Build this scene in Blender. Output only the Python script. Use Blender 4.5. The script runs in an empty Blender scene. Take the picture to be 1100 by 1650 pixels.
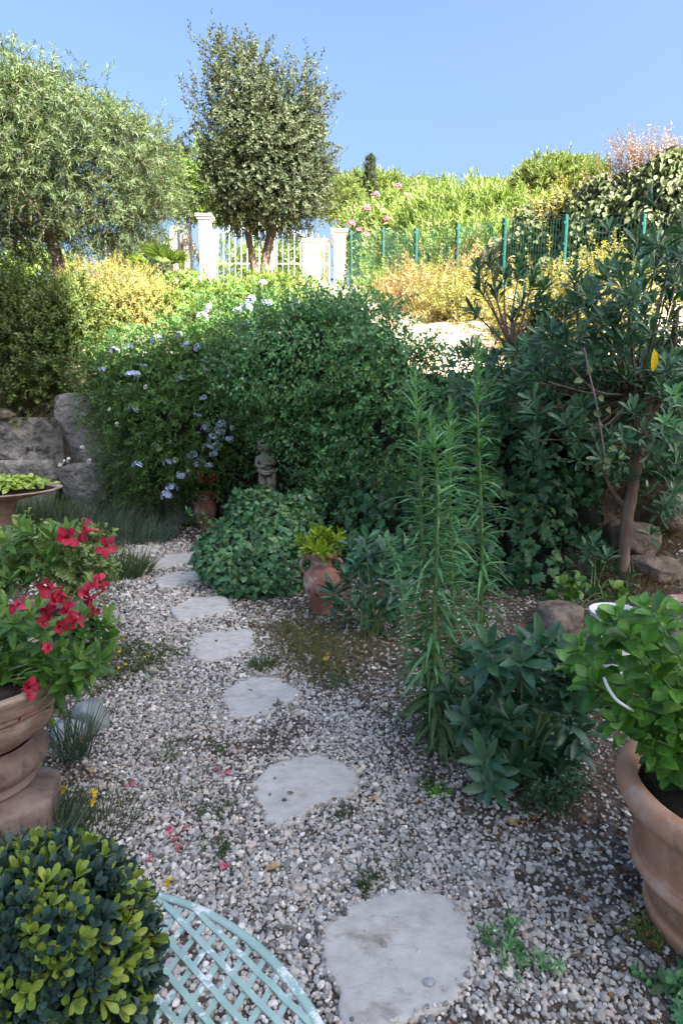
import bpy, bmesh, math
import numpy as np
from mathutils import Vector
rng = np.random.default_rng(11)
C = bpy.context.scene.collection
R = math.radians

# ------------------------------------------------------------------ camera geometry
CAM_H, F_PX, PITCH = 1.6, 930.0, math.atan(165 / 930.0)
CP, SP = math.cos(PITCH), math.sin(PITCH)
def ray(px, py):
    dx, dv = (px - 550) / F_PX, (py - 825) / F_PX
    return np.array([dx, CP - dv * SP, -SP - dv * CP])
def at(px, py, Y):
    """world point seen at photo pixel (px,py) at the ground distance Y"""
    r = ray(px, py)
    return np.array([0, 0, CAM_H]) + r * (Y / r[1])
def onz(px, py, z=0.0):
    r = ray(px, py)
    return np.array([0, 0, CAM_H]) + r * ((z - CAM_H) / r[2])
def mpp(Y):
    return Y / F_PX          # metres per pixel, near enough

# ------------------------------------------------------------------ terrain
def wall_y(x):
    return np.interp(x, [-8, -1.5, -.5, .2, .7, 1.5, 2.4, 5, 8], [8.3, 8.3, 8.1, 7.3, 6.4, 5.6, 5.3, 4.9, 4.8])
def gz(x, y):
    x = np.asarray(x, float); y = np.asarray(y, float)
    d = y - wall_y(x)
    up = np.interp(y, [4, 7, 8.3, 9, 10, 12, 13.6, 15, 18, 40, 200], [1.5, 1.75, 1.9, 2.35, 3.0, 3.55, 3.95, 4.6, 5.3, 5.6, 5.8])
    up = up + .05 * np.sin(x * 2.1 + y) + .04 * np.sin(y * 3.1 - x * 1.3)
    t = np.clip(d / .3, 0, 1); t = t * t * (3 - 2 * t)
    b = np.clip((d + 1.3) / 1.3, 0, 1) * np.clip((x - 1.2) / .8, 0, 1)
    low = .45 * b * b + .012 * np.sin(x * 3.3 + 1) * np.sin(y * 2.7)
    return low * (1 - t) + up * t

# ------------------------------------------------------------------ helpers
def snoise(P, s=1.0, seed=0.0):
    x, y, z = P[:, 0] * s + seed, P[:, 1] * s + seed * 1.7, P[:, 2] * s - seed
    return (np.sin(x * 1.7 + 1.3 * np.sin(y * 1.1 + z)) + np.sin(y * 2.3 + 1.1 * np.sin(z * 1.7 + x * .7)) + np.sin(z * 1.9 + 1.7 * np.sin(x * 1.3 - y * .6))
            + .5 * np.sin(x * 4.1 + y * 3.7) + .5 * np.sin(y * 4.7 - z * 5.1 + x)) / 4.0
def unit(a):
    return a / np.maximum(np.linalg.norm(a, axis=-1, keepdims=True), 1e-9)
def rnd(n, lo=0., hi=1.):
    return rng.uniform(lo, hi, n)
def rdir(n):
    return unit(rng.normal(size=(n, 3)))

class MB:
    """mesh buffer: vertices, faces and one 0..1 number per vertex that varies the colour from leaf to leaf"""
    def __init__(s): s.v, s.f, s.a, s.n = [], [], [], 0
    def add(s, V, faces, a=0.5):
        V = np.asarray(V, float).reshape(-1, 3)
        s.v.append(V)
        for f in faces:
            s.f.append(np.asarray(f, np.int64) + s.n)
        s.a.append(np.broadcast_to(np.asarray(a, float), (len(V),)).copy())
        s.n += len(V); return s
    def build(s, name, m, parent=None, smooth=True):
        V = np.concatenate(s.v) if s.v else np.zeros((0, 3))
        if parent is not None: V = V - np.array(parent['_loc'])
        me = bpy.data.meshes.new(name)
        me.vertices.add(len(V)); me.vertices.foreach_set('co', V.astype(np.float32).ravel())
        loops = np.concatenate([f.ravel() for f in s.f]); tot = np.concatenate([np.full(len(f), f.shape[1]) for f in s.f])
        start = np.concatenate([[0], np.cumsum(tot)[:-1]])
        me.loops.add(len(loops)); me.loops.foreach_set('vertex_index', loops.astype(np.int32))
        me.polygons.add(len(tot)); me.polygons.foreach_set('loop_start', start.astype(np.int32)); me.polygons.foreach_set('loop_total', tot.astype(np.int32))
        me.polygons.foreach_set('use_smooth', np.full(len(tot), smooth))
        at_ = me.attributes.new('v', 'FLOAT', 'POINT'); at_.data.foreach_set('value', np.concatenate(s.a).astype(np.float32))
        me.update(calc_edges=True); me.validate()
        me.materials.append(m)
        o = bpy.data.objects.new(name, me); C.objects.link(o)
        if parent is not None: o.parent = parent
        return o

def thing(name, label, cat, loc=(0, 0, 0), group=None):
    o = bpy.data.objects.new(name, None); C.objects.link(o)
    o.empty_display_size = .1
    o.location = tuple(float(c) for c in loc); o['_loc'] = [float(c) for c in loc]
    o['label'] = label; o['category'] = cat
    if group: o['group'] = group
    return o
def tag(o, label, cat, group=None, kind=None):
    o['label'] = label; o['category'] = cat
    if group: o['group'] = group
    if kind: o['kind'] = kind
    return o

# ---- leaf templates: (u along, v across, w up) and faces
def strip_tmpl(us, hw, fold=.12):
    V = []; F3 = []; F4 = []
    for u, h in zip(us, hw):
        V += [(u, -h, fold * h), (u, 0, 0), (u, h, fold * h)]
    for i in range(len(us) - 1):
        a = 3 * i
        F4 += [(a, a + 1, a + 4, a + 3), (a + 1, a + 2, a + 5, a + 4)]
    return np.array(V, float), [np.array(F4)]
T_RH = (np.array([(0, 0, 0), (.45, .5, .12), (1, 0, 0), (.45, -.5, .12)], float), [np.array([(0, 1, 2), (0, 2, 3)])])
T_OV = strip_tmpl([0, .22, .55, .85, 1], [.03, .38, .5, .3, .02], .5)
T_OB = strip_tmpl([0, .3, .65, .9, 1], [.05, .28, .5, .36, .08], .45)
T_LN = strip_tmpl([0, .3, .65, 1], [.12, .5, .38, .02], .5)
_iv = [(0, 0), (-.1, .3), (.12, .52), (.28, .36), (.5, .56), (.6, .26), (1, 0), (.6, -.26), (.5, -.56), (.28, -.36), (.12, -.52), (-.1, -.3)]
T_IVY = (np.array([(.35, 0, .07)] + [(u, v, -.05 * abs(v)) for u, v in _iv], float), [np.array([(0, 1 + (i + 1) % 12, 1 + i) for i in range(12)])])
_mp = [(0, 0), (.25, .42), (.42, .22), (.75, .36), (.7, .14), (1, 0), (.7, -.14), (.75, -.36), (.42, -.22), (.25, -.42)]

def leaves(mb, P, D, N, L, W, tm, droop=.15, a=None, curl=0.):
    P = np.asarray(P, float); n = len(P)
    if n == 0: return
    D = unit(np.asarray(D, float)); B = unit(np.cross(np.asarray(N, float), D)); N = np.cross(D, B)
    tv, tf = tm
    L = np.broadcast_to(np.asarray(L, float), (n,))[:, None, None]; W = np.broadcast_to(np.asarray(W, float), (n,))[:, None, None]
    dr = np.broadcast_to(np.asarray(droop, float), (n,))[:, None, None]
    u, v, w = tv[None, :, 0:1], tv[None, :, 1:2], tv[None, :, 2:3]
    V = P[:, None] + D[:, None] * L * u + B[:, None] * W * v + N[:, None] * (W * w - dr * L * u * u)
    k = len(tv); off = (np.arange(n) * k)[:, None, None]
    if a is None: a = rnd(n)
    mb.add(V.reshape(-1, 3), [(f[None] + off).reshape(-1, f.shape[1]) for f in tf], np.repeat(a, k))

def perp(T):
    h = np.where(np.abs(T[:, 2:3]) > .9, np.array([[1., 0, 0]]), np.array([[0, 0, 1.]]))
    X = unit(np.cross(h, T)); return X, np.cross(T, X)

def sprays(base, d, ln, nl, ang=.9, sag=.1, start=.1, phyl=2.4, upl=0.):
    """leaf seats along arching shoots -> P, D, N, t, index"""
    n = len(base); ln = np.broadcast_to(np.asarray(ln, float), (n,))
    t = start + (1 - start) * (np.arange(nl)[None] + rnd((n, nl))) / nl
    Z = np.array([0, 0, 1.])
    P = base[:, None] + d[:, None] * (ln[:, None] * t)[..., None] - Z * (sag * ln[:, None] * t * t)[..., None]
    T = unit(d[:, None] - Z * (2 * sag * t)[..., None])
    Pf, Tf = P.reshape(-1, 3), T.reshape(-1, 3)
    X, Y = perp(Tf)
    ph = (np.arange(nl)[None] * phyl + rnd((n, 1), 0, 6.28)).ravel() + rng.normal(size=n * nl) * .3
    rad = X * np.cos(ph)[:, None] + Y * np.sin(ph)[:, None]
    an = ang + rng.normal(size=n * nl) * .2
    D = Tf * np.cos(an)[:, None] + rad * np.sin(an)[:, None] + Z * upl
    N = Tf * np.sin(an)[:, None] - rad * np.cos(an)[:, None] + rdir(n * nl) * .25
    return Pf, unit(D), N, t.ravel(), np.repeat(np.arange(n), nl)

def twigs(mb, base, d, ln, r, sag=.1, a=.5):
    n = len(base)
    ln = np.broadcast_to(np.asarray(ln, float), (n,)); r = np.broadcast_to(np.asarray(r, float), (n,))
    X, Y = perp(d); Z = np.array([0, 0, 1.]); rings = []
    for t, k in ((0, 1.), (.5, .75), (1, .3)):
        c = base + d * (ln * t)[:, None] - Z * (sag * ln * t * t)[:, None]
        for q in range(3):
            al = q * 2.094
            rings.append(c + (X * math.cos(al) + Y * math.sin(al)) * (r * k)[:, None])
    V = np.stack(rings, 1); off = (np.arange(n) * 9)[:, None, None]
    f = np.array([(i * 3 + q, i * 3 + (q + 1) % 3, i * 3 + 3 + (q + 1) % 3, i * 3 + 3 + q) for i in range(2) for q in range(3)])
    mb.add(V.reshape(-1, 3), [(f[None] + off).reshape(-1, 4)], a)

def tube(mb, pts, rad, seg=8, a=.5, rough=0., caps=True):
    pts = np.asarray(pts, float); n = len(pts); rad = np.broadcast_to(np.asarray(rad, float), (n,))
    T = unit(np.gradient(pts, axis=0)); X = None; V = []
    for i in range(n):
        if X is None: X = perp(T[i:i + 1])[0][0]
        X = unit(X - T[i] * X.dot(T[i])); Yv = np.cross(T[i], X)
        al = np.arange(seg) * 2 * math.pi / seg
        rr = rad[i] * (1 + rough * rng.normal(size=seg))
        V.append(pts[i] + (np.cos(al) * rr)[:, None] * X + (np.sin(al) * rr)[:, None] * Yv)
    F = [(i * seg + q, i * seg + (q + 1) % seg, (i + 1) * seg + (q + 1) % seg, (i + 1) * seg + q) for i in range(n - 1) for q in range(seg)]
    fs = [np.array(F)]
    if caps:
        fs += [np.array([list(range(seg))[::-1]]), np.array([[(n - 1) * seg + q for q in range(seg)]])]
    mb.add(np.concatenate(V), fs, a); return mb

def curve_pts(pts, n=20):
    """Catmull-Rom through pts"""
    p = np.asarray(pts, float); p = np.vstack([2 * p[0] - p[1], p, 2 * p[-1] - p[-2]])
    out = []; m = len(p) - 3
    for s in np.linspace(0, m - 1e-6, n):
        i = int(s); t = s - i; a, b, c, d = p[i:i + 4]
        out.append(.5 * ((2 * b) + (c - a) * t + (2 * a - 5 * b + 4 * c - d) * t * t + (3 * b - a - 3 * c + d) * t ** 3))
    return np.array(out)

def lathe(mb, prof, cx, cy, seg=64, mod=None, rough=0., seed=0., a=.5):
    """prof: (radius, z) list bottom to top (outside, over the rim and down inside)"""
    prof = np.asarray(prof, float); n = len(prof)
    al = np.arange(seg) * 2 * math.pi / seg
    r = np.repeat(prof[:, 0:1], seg, 1); z = np.repeat(prof[:, 1:2], seg, 1)
    if mod is not None: r = r * mod(al[None], z)
    V = np.stack([cx + r * np.cos(al), cy + r * np.sin(al), z], -1).reshape(-1, 3)
    if rough: V = V + (V - np.array([cx, cy, 0])) * np.array([1, 1, 0]) * (rough * snoise(V, 9, seed))[:, None]
    F = [(i * seg + q, i * seg + (q + 1) % seg, (i + 1) * seg + (q + 1) % seg, (i + 1) * seg + q) for i in range(n - 1) for q in range(seg)]
    mb.add(V, [np.array(F), np.array([list(range(seg))[::-1]])], a); return mb

def smooth_prof(pts, n=48):
    return curve_pts([(p[0], p[1], 0) for p in pts], n)[:, :2]

def box(mb, c, s, rot=0., a=.5):
    c = np.asarray(c, float); s = np.asarray(s, float) / 2
    v = np.array([(x, y, z) for x in (-1, 1) for y in (-1, 1) for z in (-1, 1)], float) * s
    cr, sr = math.cos(rot), math.sin(rot)
    v = np.stack([v[:, 0] * cr - v[:, 1] * sr, v[:, 0] * sr + v[:, 1] * cr, v[:, 2]], -1) + c
    mb.add(v, [np.array([(0, 1, 3, 2), (4, 6, 7, 5), (0, 4, 5, 1), (2, 3, 7, 6), (0, 2, 6, 4), (1, 5, 7, 3)])], a); return mb
def bar(mb, A, B, w, a=.5, seg=4):
    return tube(mb, [A, B], w / 2, seg, a)

def ico(sub):
    bm = bmesh.new(); bmesh.ops.create_icosphere(bm, subdivisions=sub, radius=1)
    bm.verts.ensure_lookup_table()
    V = np.array([v.co[:] for v in bm.verts]); F = np.array([[v.index for v in f.verts] for f in bm.faces]); bm.free()
    return V, F
ICO = {k: ico(k) for k in (1, 2, 3, 4, 5)}

def rock(mb, c, size, seed, p=4., amp=.12, sub=4, rot=0., cuts=5, a=.5):
    """boulder: rounded box, knocked flat on a few sides, with a worn rough skin"""
    V, F = ICO[sub]; V = V.copy(); g = np.random.default_rng(seed)
    r = 1 / (np.abs(V) ** p).sum(1) ** (1 / p); V = V * r[:, None]
    for _ in range(cuts):
        nrm = unit(g.normal(size=3)); d = V @ nrm; lim = g.uniform(.72, .95)
        V = V - nrm * np.maximum(d - lim, 0)[:, None] * .85
    V = V + unit(V) * (amp * (snoise(V, 1.5, seed) * .7 + snoise(V, 4.5, seed + 3) * .35 + snoise(V, 13, seed + 5) * .16 + snoise(V, 29, seed + 7) * .07))[:, None]
    V = V * np.asarray(size) / 2
    cr, sr = math.cos(rot), math.sin(rot)
    V = np.stack([V[:, 0] * cr - V[:, 1] * sr, V[:, 0] * sr + V[:, 1] * cr, V[:, 2]], -1) + np.asarray(c)
    mb.add(V, [F], a); return mb

# ---- volumes given in photo pixels: (px, py, distance, half width px, half height px, depth m)
def ell(px, py, Y, rx, ry, depth=None):
    c = at(px, py, Y); m = mpp(Y)
    return (c, np.array([rx * m, depth if depth else .8 * (rx + ry) / 2 * m, ry * m]))
def in_any(P, ells, k=1., skip=-1):
    o = np.zeros(len(P), bool)
    for i, (c, r) in enumerate(ells):
        if i != skip: o |= (((P - c) / (r * k)) ** 2).sum(1) < 1
    return o
def vol_points(ells, n, shell=.55, front=None):
    """points in the union, gathered to its outer shell -> points and outward directions"""
    vol = np.array([r.prod() ** (2 / 3) for _, r in ells]); cnt = rng.multinomial(n, vol / vol.sum())
    Ps, Ns = [], []
    for (c, r), k in zip(ells, cnt):
        d = rdir(k); q = rnd(k, shell ** 3, 1) ** (1 / 3)
        Ps.append(c + d * r * q[:, None]); Ns.append(unit(d / r))
    P, N = np.concatenate(Ps), np.concatenate(Ns)
    if front is not None:
        k = N[:, 1] < front; P, N = P[k], N[k]
    return P, N
def surf_points(ells, n, depth=.2, lump=.12, scale=3., front=.35, zmin=None):
    area = np.array([(r[0] * r[2] + r[0] * r[1] + r[1] * r[2]) for _, r in ells]); cnt = rng.multinomial(n, area / area.sum())
    Ps, Ns = [], []
    for i, ((c, r), k) in enumerate(zip(ells, cnt)):
        d = rdir(k); N = unit(d / r); P = c + d * r
        keep = ~in_any(P, ells, .93, i) & (N[:, 1] < front)
        P, N = P[keep], N[keep]
        P = P + N * (lump * snoise(P, scale, i * .3) - depth * rnd(len(P)) ** 1.6)[:, None]
        Ps.append(P); Ns.append(N)
    P, N = np.concatenate(Ps), np.concatenate(Ns)
    if zmin is not None:
        k = P[:, 2] > zmin(P); P, N = P[k], N[k]
    return P, N
def core(mb, ells, k=.8, sub=3, zfloor=True):  # solid dark hulls added to close leaf gaps and darken the interior
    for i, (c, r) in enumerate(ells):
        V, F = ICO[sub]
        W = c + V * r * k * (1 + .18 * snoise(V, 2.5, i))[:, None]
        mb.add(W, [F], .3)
def crown(lm, tm_, ells, nclump, per, nl, spray, L, W, tmpl, up=.3, out=.8, ang=.9, sag=.12, shell=.55, cr=.2, droop=.15, upl=0., twr=.004, front=None, lj=.25, clumpv=.35):
    """shoots in clumps through the crown: leaves into lm, twigs into tm_"""
    Pc, Nc = vol_points(ells, nclump, shell, front)
    n = len(Pc); cv = rnd(n)
    base = np.repeat(Pc, per, 0) + rng.normal(size=(n * per, 3)) * cr
    d = unit(np.repeat(Nc, per, 0) * out + np.array([0, 0, up]) + rdir(n * per) * .75)
    ln = spray * rnd(n * per, .6, 1.25)
    P, D, N, t, idx = sprays(base, d, ln, nl, ang, sag, upl=upl)
    a = np.clip((1 - clumpv) * rnd(len(P)) + clumpv * np.repeat(np.repeat(cv, per), nl), 0, 1)
    sc = rnd(len(P), 1 - lj, 1 + lj)
    leaves(lm, P, D, N, L * sc, W * sc, tmpl, droop, a)
    if tm_ is not None: twigs(tm_, base, d, ln, twr, sag)
    return Pc
# ------------------------------------------------------------------ materials
def newmat(name):
    m = bpy.data.materials.new(name); m.use_nodes = True
    nt = m.node_tree; nt.nodes.clear()
    return m, nt, nt.nodes, nt.links
def ramp(nodes, cols):
    r = nodes.new('ShaderNodeValToRGB'); el = r.color_ramp.elements
    while len(el) < len(cols): el.new(.5)
    for e, (p, c) in zip(el, cols): e.position = p; e.color = (*c, 1)
    return r
def leaf_mat(name, cols, rough=.45, trans=.22, spec=.35, tcol=None):
    """one leaf colour per leaf, from the number stored on it; light comes through the blade"""
    m, nt, ns, lk = newmat(name)
    at_ = ns.new('ShaderNodeAttribute'); at_.attribute_name = 'v'
    cr = ramp(ns, [(i / max(len(cols) - 1, 1), c) for i, c in enumerate(cols)]); lk.new(at_.outputs['Fac'], cr.inputs[0])
    tc = ns.new('ShaderNodeTexCoord'); nz = ns.new('ShaderNodeTexNoise'); nz.inputs['Scale'].default_value = 70; nz.inputs['Detail'].default_value = 3; lk.new(tc.outputs['Object'], nz.inputs['Vector'])
    mr = ramp(ns, [(.32, (.72, .74, .78)), (.55, (1, 1, 1)), (.72, (1.3, 1.22, 1.05))]); lk.new(nz.outputs['Fac'], mr.inputs[0])
    mo = ns.new('ShaderNodeMix'); mo.data_type = 'RGBA'; mo.blend_type = 'MULTIPLY'; mo.inputs[0].default_value = 1; lk.new(cr.outputs[0], mo.inputs[6]); lk.new(mr.outputs[0], mo.inputs[7])
    pb = ns.new('ShaderNodeBsdfPrincipled'); pb.inputs['Roughness'].default_value = rough
    pb.inputs['Specular IOR Level'].default_value = spec
    lk.new(mo.outputs[2], pb.inputs['Base Color'])
    tr = ns.new('ShaderNodeBsdfTranslucent'); mx = ns.new('ShaderNodeMix'); mx.data_type = 'RGBA'; mx.blend_type = 'MULTIPLY'; mx.inputs[0].default_value = 1
    lk.new(mo.outputs[2], mx.inputs[6]); mx.inputs[7].default_value = (*(tcol or (1.5, 1.6, .55)), 1); lk.new(mx.outputs[2], tr.inputs[0])
    ms = ns.new('ShaderNodeMixShader'); ms.inputs[0].default_value = trans
    lk.new(pb.outputs[0], ms.inputs[1]); lk.new(tr.outputs[0], ms.inputs[2])
    out = ns.new('ShaderNodeOutputMaterial'); lk.new(ms.outputs[0], out.inputs[0]); return m
def surf_mat(name, cols, scale=8., rough=.8, bump=.3, bscale=60., detail=8., spots=None, spot_scale=5., metallic=0., attr=False, dist=.01, spot_w=.06, stretch=None):
    """noise-mottled surface; spots = (colour, threshold) adds stains of a second colour"""
    m, nt, ns, lk = newmat(name)
    tc = ns.new('ShaderNodeTexCoord'); src = tc.outputs['Object']
    if stretch:
        mp = ns.new('ShaderNodeMapping'); mp.inputs['Scale'].default_value = stretch; lk.new(src, mp.inputs[0]); src = mp.outputs[0]
    nz = ns.new('ShaderNodeTexNoise'); nz.inputs['Scale'].default_value = scale; nz.inputs['Detail'].default_value = detail; nz.inputs['Roughness'].default_value = .65
    lk.new(src, nz.inputs['Vector'])
    if attr:
        av = ns.new('ShaderNodeAttribute'); av.attribute_name = 'v'; fac = av.outputs['Fac']
        cr = ramp(ns, [(i / max(len(cols) - 1, 1), c) for i, c in enumerate(cols)])
    else:
        fac = nz.outputs['Fac']; k = max(len(cols) - 1, 1)
        cr = ramp(ns, [(.3 + .4 * i / k, c) for i, c in enumerate(cols)])
    lk.new(fac, cr.inputs[0]); col = cr.outputs[0]
    if attr:
        mm = ns.new('ShaderNodeMix'); mm.data_type = 'RGBA'; mm.blend_type = 'MULTIPLY'; mm.inputs[0].default_value = .6
        r2 = ramp(ns, [(.3, (.6, .6, .6)), (.7, (1.25, 1.25, 1.25))]); lk.new(nz.outputs['Fac'], r2.inputs[0])
        lk.new(col, mm.inputs[6]); lk.new(r2.outputs[0], mm.inputs[7]); col = mm.outputs[2]
    for i, (sc, th) in enumerate(spots or []):
        n2 = ns.new('ShaderNodeTexNoise'); n2.inputs['Scale'].default_value = spot_scale * (1 + .6 * i); n2.inputs['Detail'].default_value = 7; n2.inputs['Roughness'].default_value = .7
        mp = ns.new('ShaderNodeMapping'); mp.inputs['Location'].default_value = (3.1 * i + 1, 7.7 * i, 2.2); lk.new(src, mp.inputs[0]); lk.new(mp.outputs[0], n2.inputs['Vector'])
        rr = ramp(ns, [(th, (0, 0, 0)), (th + spot_w, (1, 1, 1))]); lk.new(n2.outputs['Fac'], rr.inputs[0])
        mx = ns.new('ShaderNodeMix'); mx.data_type = 'RGBA'; lk.new(rr.outputs[0], mx.inputs[0]); lk.new(col, mx.inputs[6]); mx.inputs[7].default_value = (*sc, 1); col = mx.outputs[2]
    pb = ns.new('ShaderNodeBsdfPrincipled'); pb.inputs['Roughness'].default_value = rough; pb.inputs['Metallic'].default_value = metallic
    pb.inputs['Specular IOR Level'].default_value = .3
    lk.new(col, pb.inputs['Base Color'])
    nb = ns.new('ShaderNodeTexNoise'); nb.inputs['Scale'].default_value = bscale; nb.inputs['Detail'].default_value = 6; lk.new(src, nb.inputs['Vector'])
    bp = ns.new('ShaderNodeBump'); bp.inputs['Strength'].default_value = bump; bp.inputs['Distance'].default_value = dist
    lk.new(nb.outputs['Fac'], bp.inputs['Height']); lk.new(bp.outputs[0], pb.inputs['Normal'])
    out = ns.new('ShaderNodeOutputMaterial'); lk.new(pb.outputs[0], out.inputs[0]); return m

def ground_mat():
    m, nt, ns, lk = newmat('ground_soil')
    g = ns.new('ShaderNodeNewGeometry'); sp = ns.new('ShaderNodeSeparateXYZ'); lk.new(g.outputs['Position'], sp.inputs[0])
    nz = ns.new('ShaderNodeTexNoise'); nz.inputs['Scale'].default_value = 22; nz.inputs['Detail'].default_value = 10; nz.inputs['Roughness'].default_value = .7; lk.new(g.outputs['Position'], nz.inputs['Vector'])
    soil = ramp(ns, [(.3, (.035, .026, .02)), (.5, (.09, .07, .055)), (.7, (.2, .17, .14))]); lk.new(nz.outputs['Fac'], soil.inputs[0])
    n2 = ns.new('ShaderNodeTexNoise'); n2.inputs['Scale'].default_value = 3; n2.inputs['Detail'].default_value = 9; lk.new(g.outputs['Position'], n2.inputs['Vector'])
    sand = ramp(ns, [(.3, (.3, .21, .13)), (.5, (.5, .4, .29)), (.7, (.62, .54, .42))]); lk.new(n2.outputs['Fac'], sand.inputs[0])
    mr = ns.new('ShaderNodeMapRange'); mr.inputs['From Min'].default_value = 1.9; mr.inputs['From Max'].default_value = 2.25; lk.new(sp.outputs['Z'], mr.inputs[0])
    mrx = ns.new('ShaderNodeMapRange'); mrx.inputs['From Min'].default_value = -2.2; mrx.inputs['From Max'].default_value = -.6; mrx.inputs['To Min'].default_value = .25; lk.new(sp.outputs['X'], mrx.inputs[0])
    mm = ns.new('ShaderNodeMath'); mm.operation = 'MULTIPLY'; lk.new(mr.outputs[0], mm.inputs[0]); lk.new(mrx.outputs[0], mm.inputs[1])
    mx = ns.new('ShaderNodeMix'); mx.data_type = 'RGBA'; lk.new(mm.outputs[0], mx.inputs[0]); lk.new(soil.outputs[0], mx.inputs[6]); lk.new(sand.outputs[0], mx.inputs[7])
    pb = ns.new('ShaderNodeBsdfPrincipled'); pb.inputs['Roughness'].default_value = .95; pb.inputs['Specular IOR Level'].default_value = .1; lk.new(mx.outputs[2], pb.inputs['Base Color'])
    nb = ns.new('ShaderNodeTexNoise'); nb.inputs['Scale'].default_value = 70; nb.inputs['Detail'].default_value = 8; lk.new(g.outputs['Position'], nb.inputs['Vector'])
    bp = ns.new('ShaderNodeBump'); bp.inputs['Strength'].default_value = .8; bp.inputs['Distance'].default_value = .02; lk.new(nb.outputs['Fac'], bp.inputs['Height']); lk.new(bp.outputs[0], pb.inputs['Normal'])
    out = ns.new('ShaderNodeOutputMaterial'); lk.new(pb.outputs[0], out.inputs[0]); return m

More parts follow.
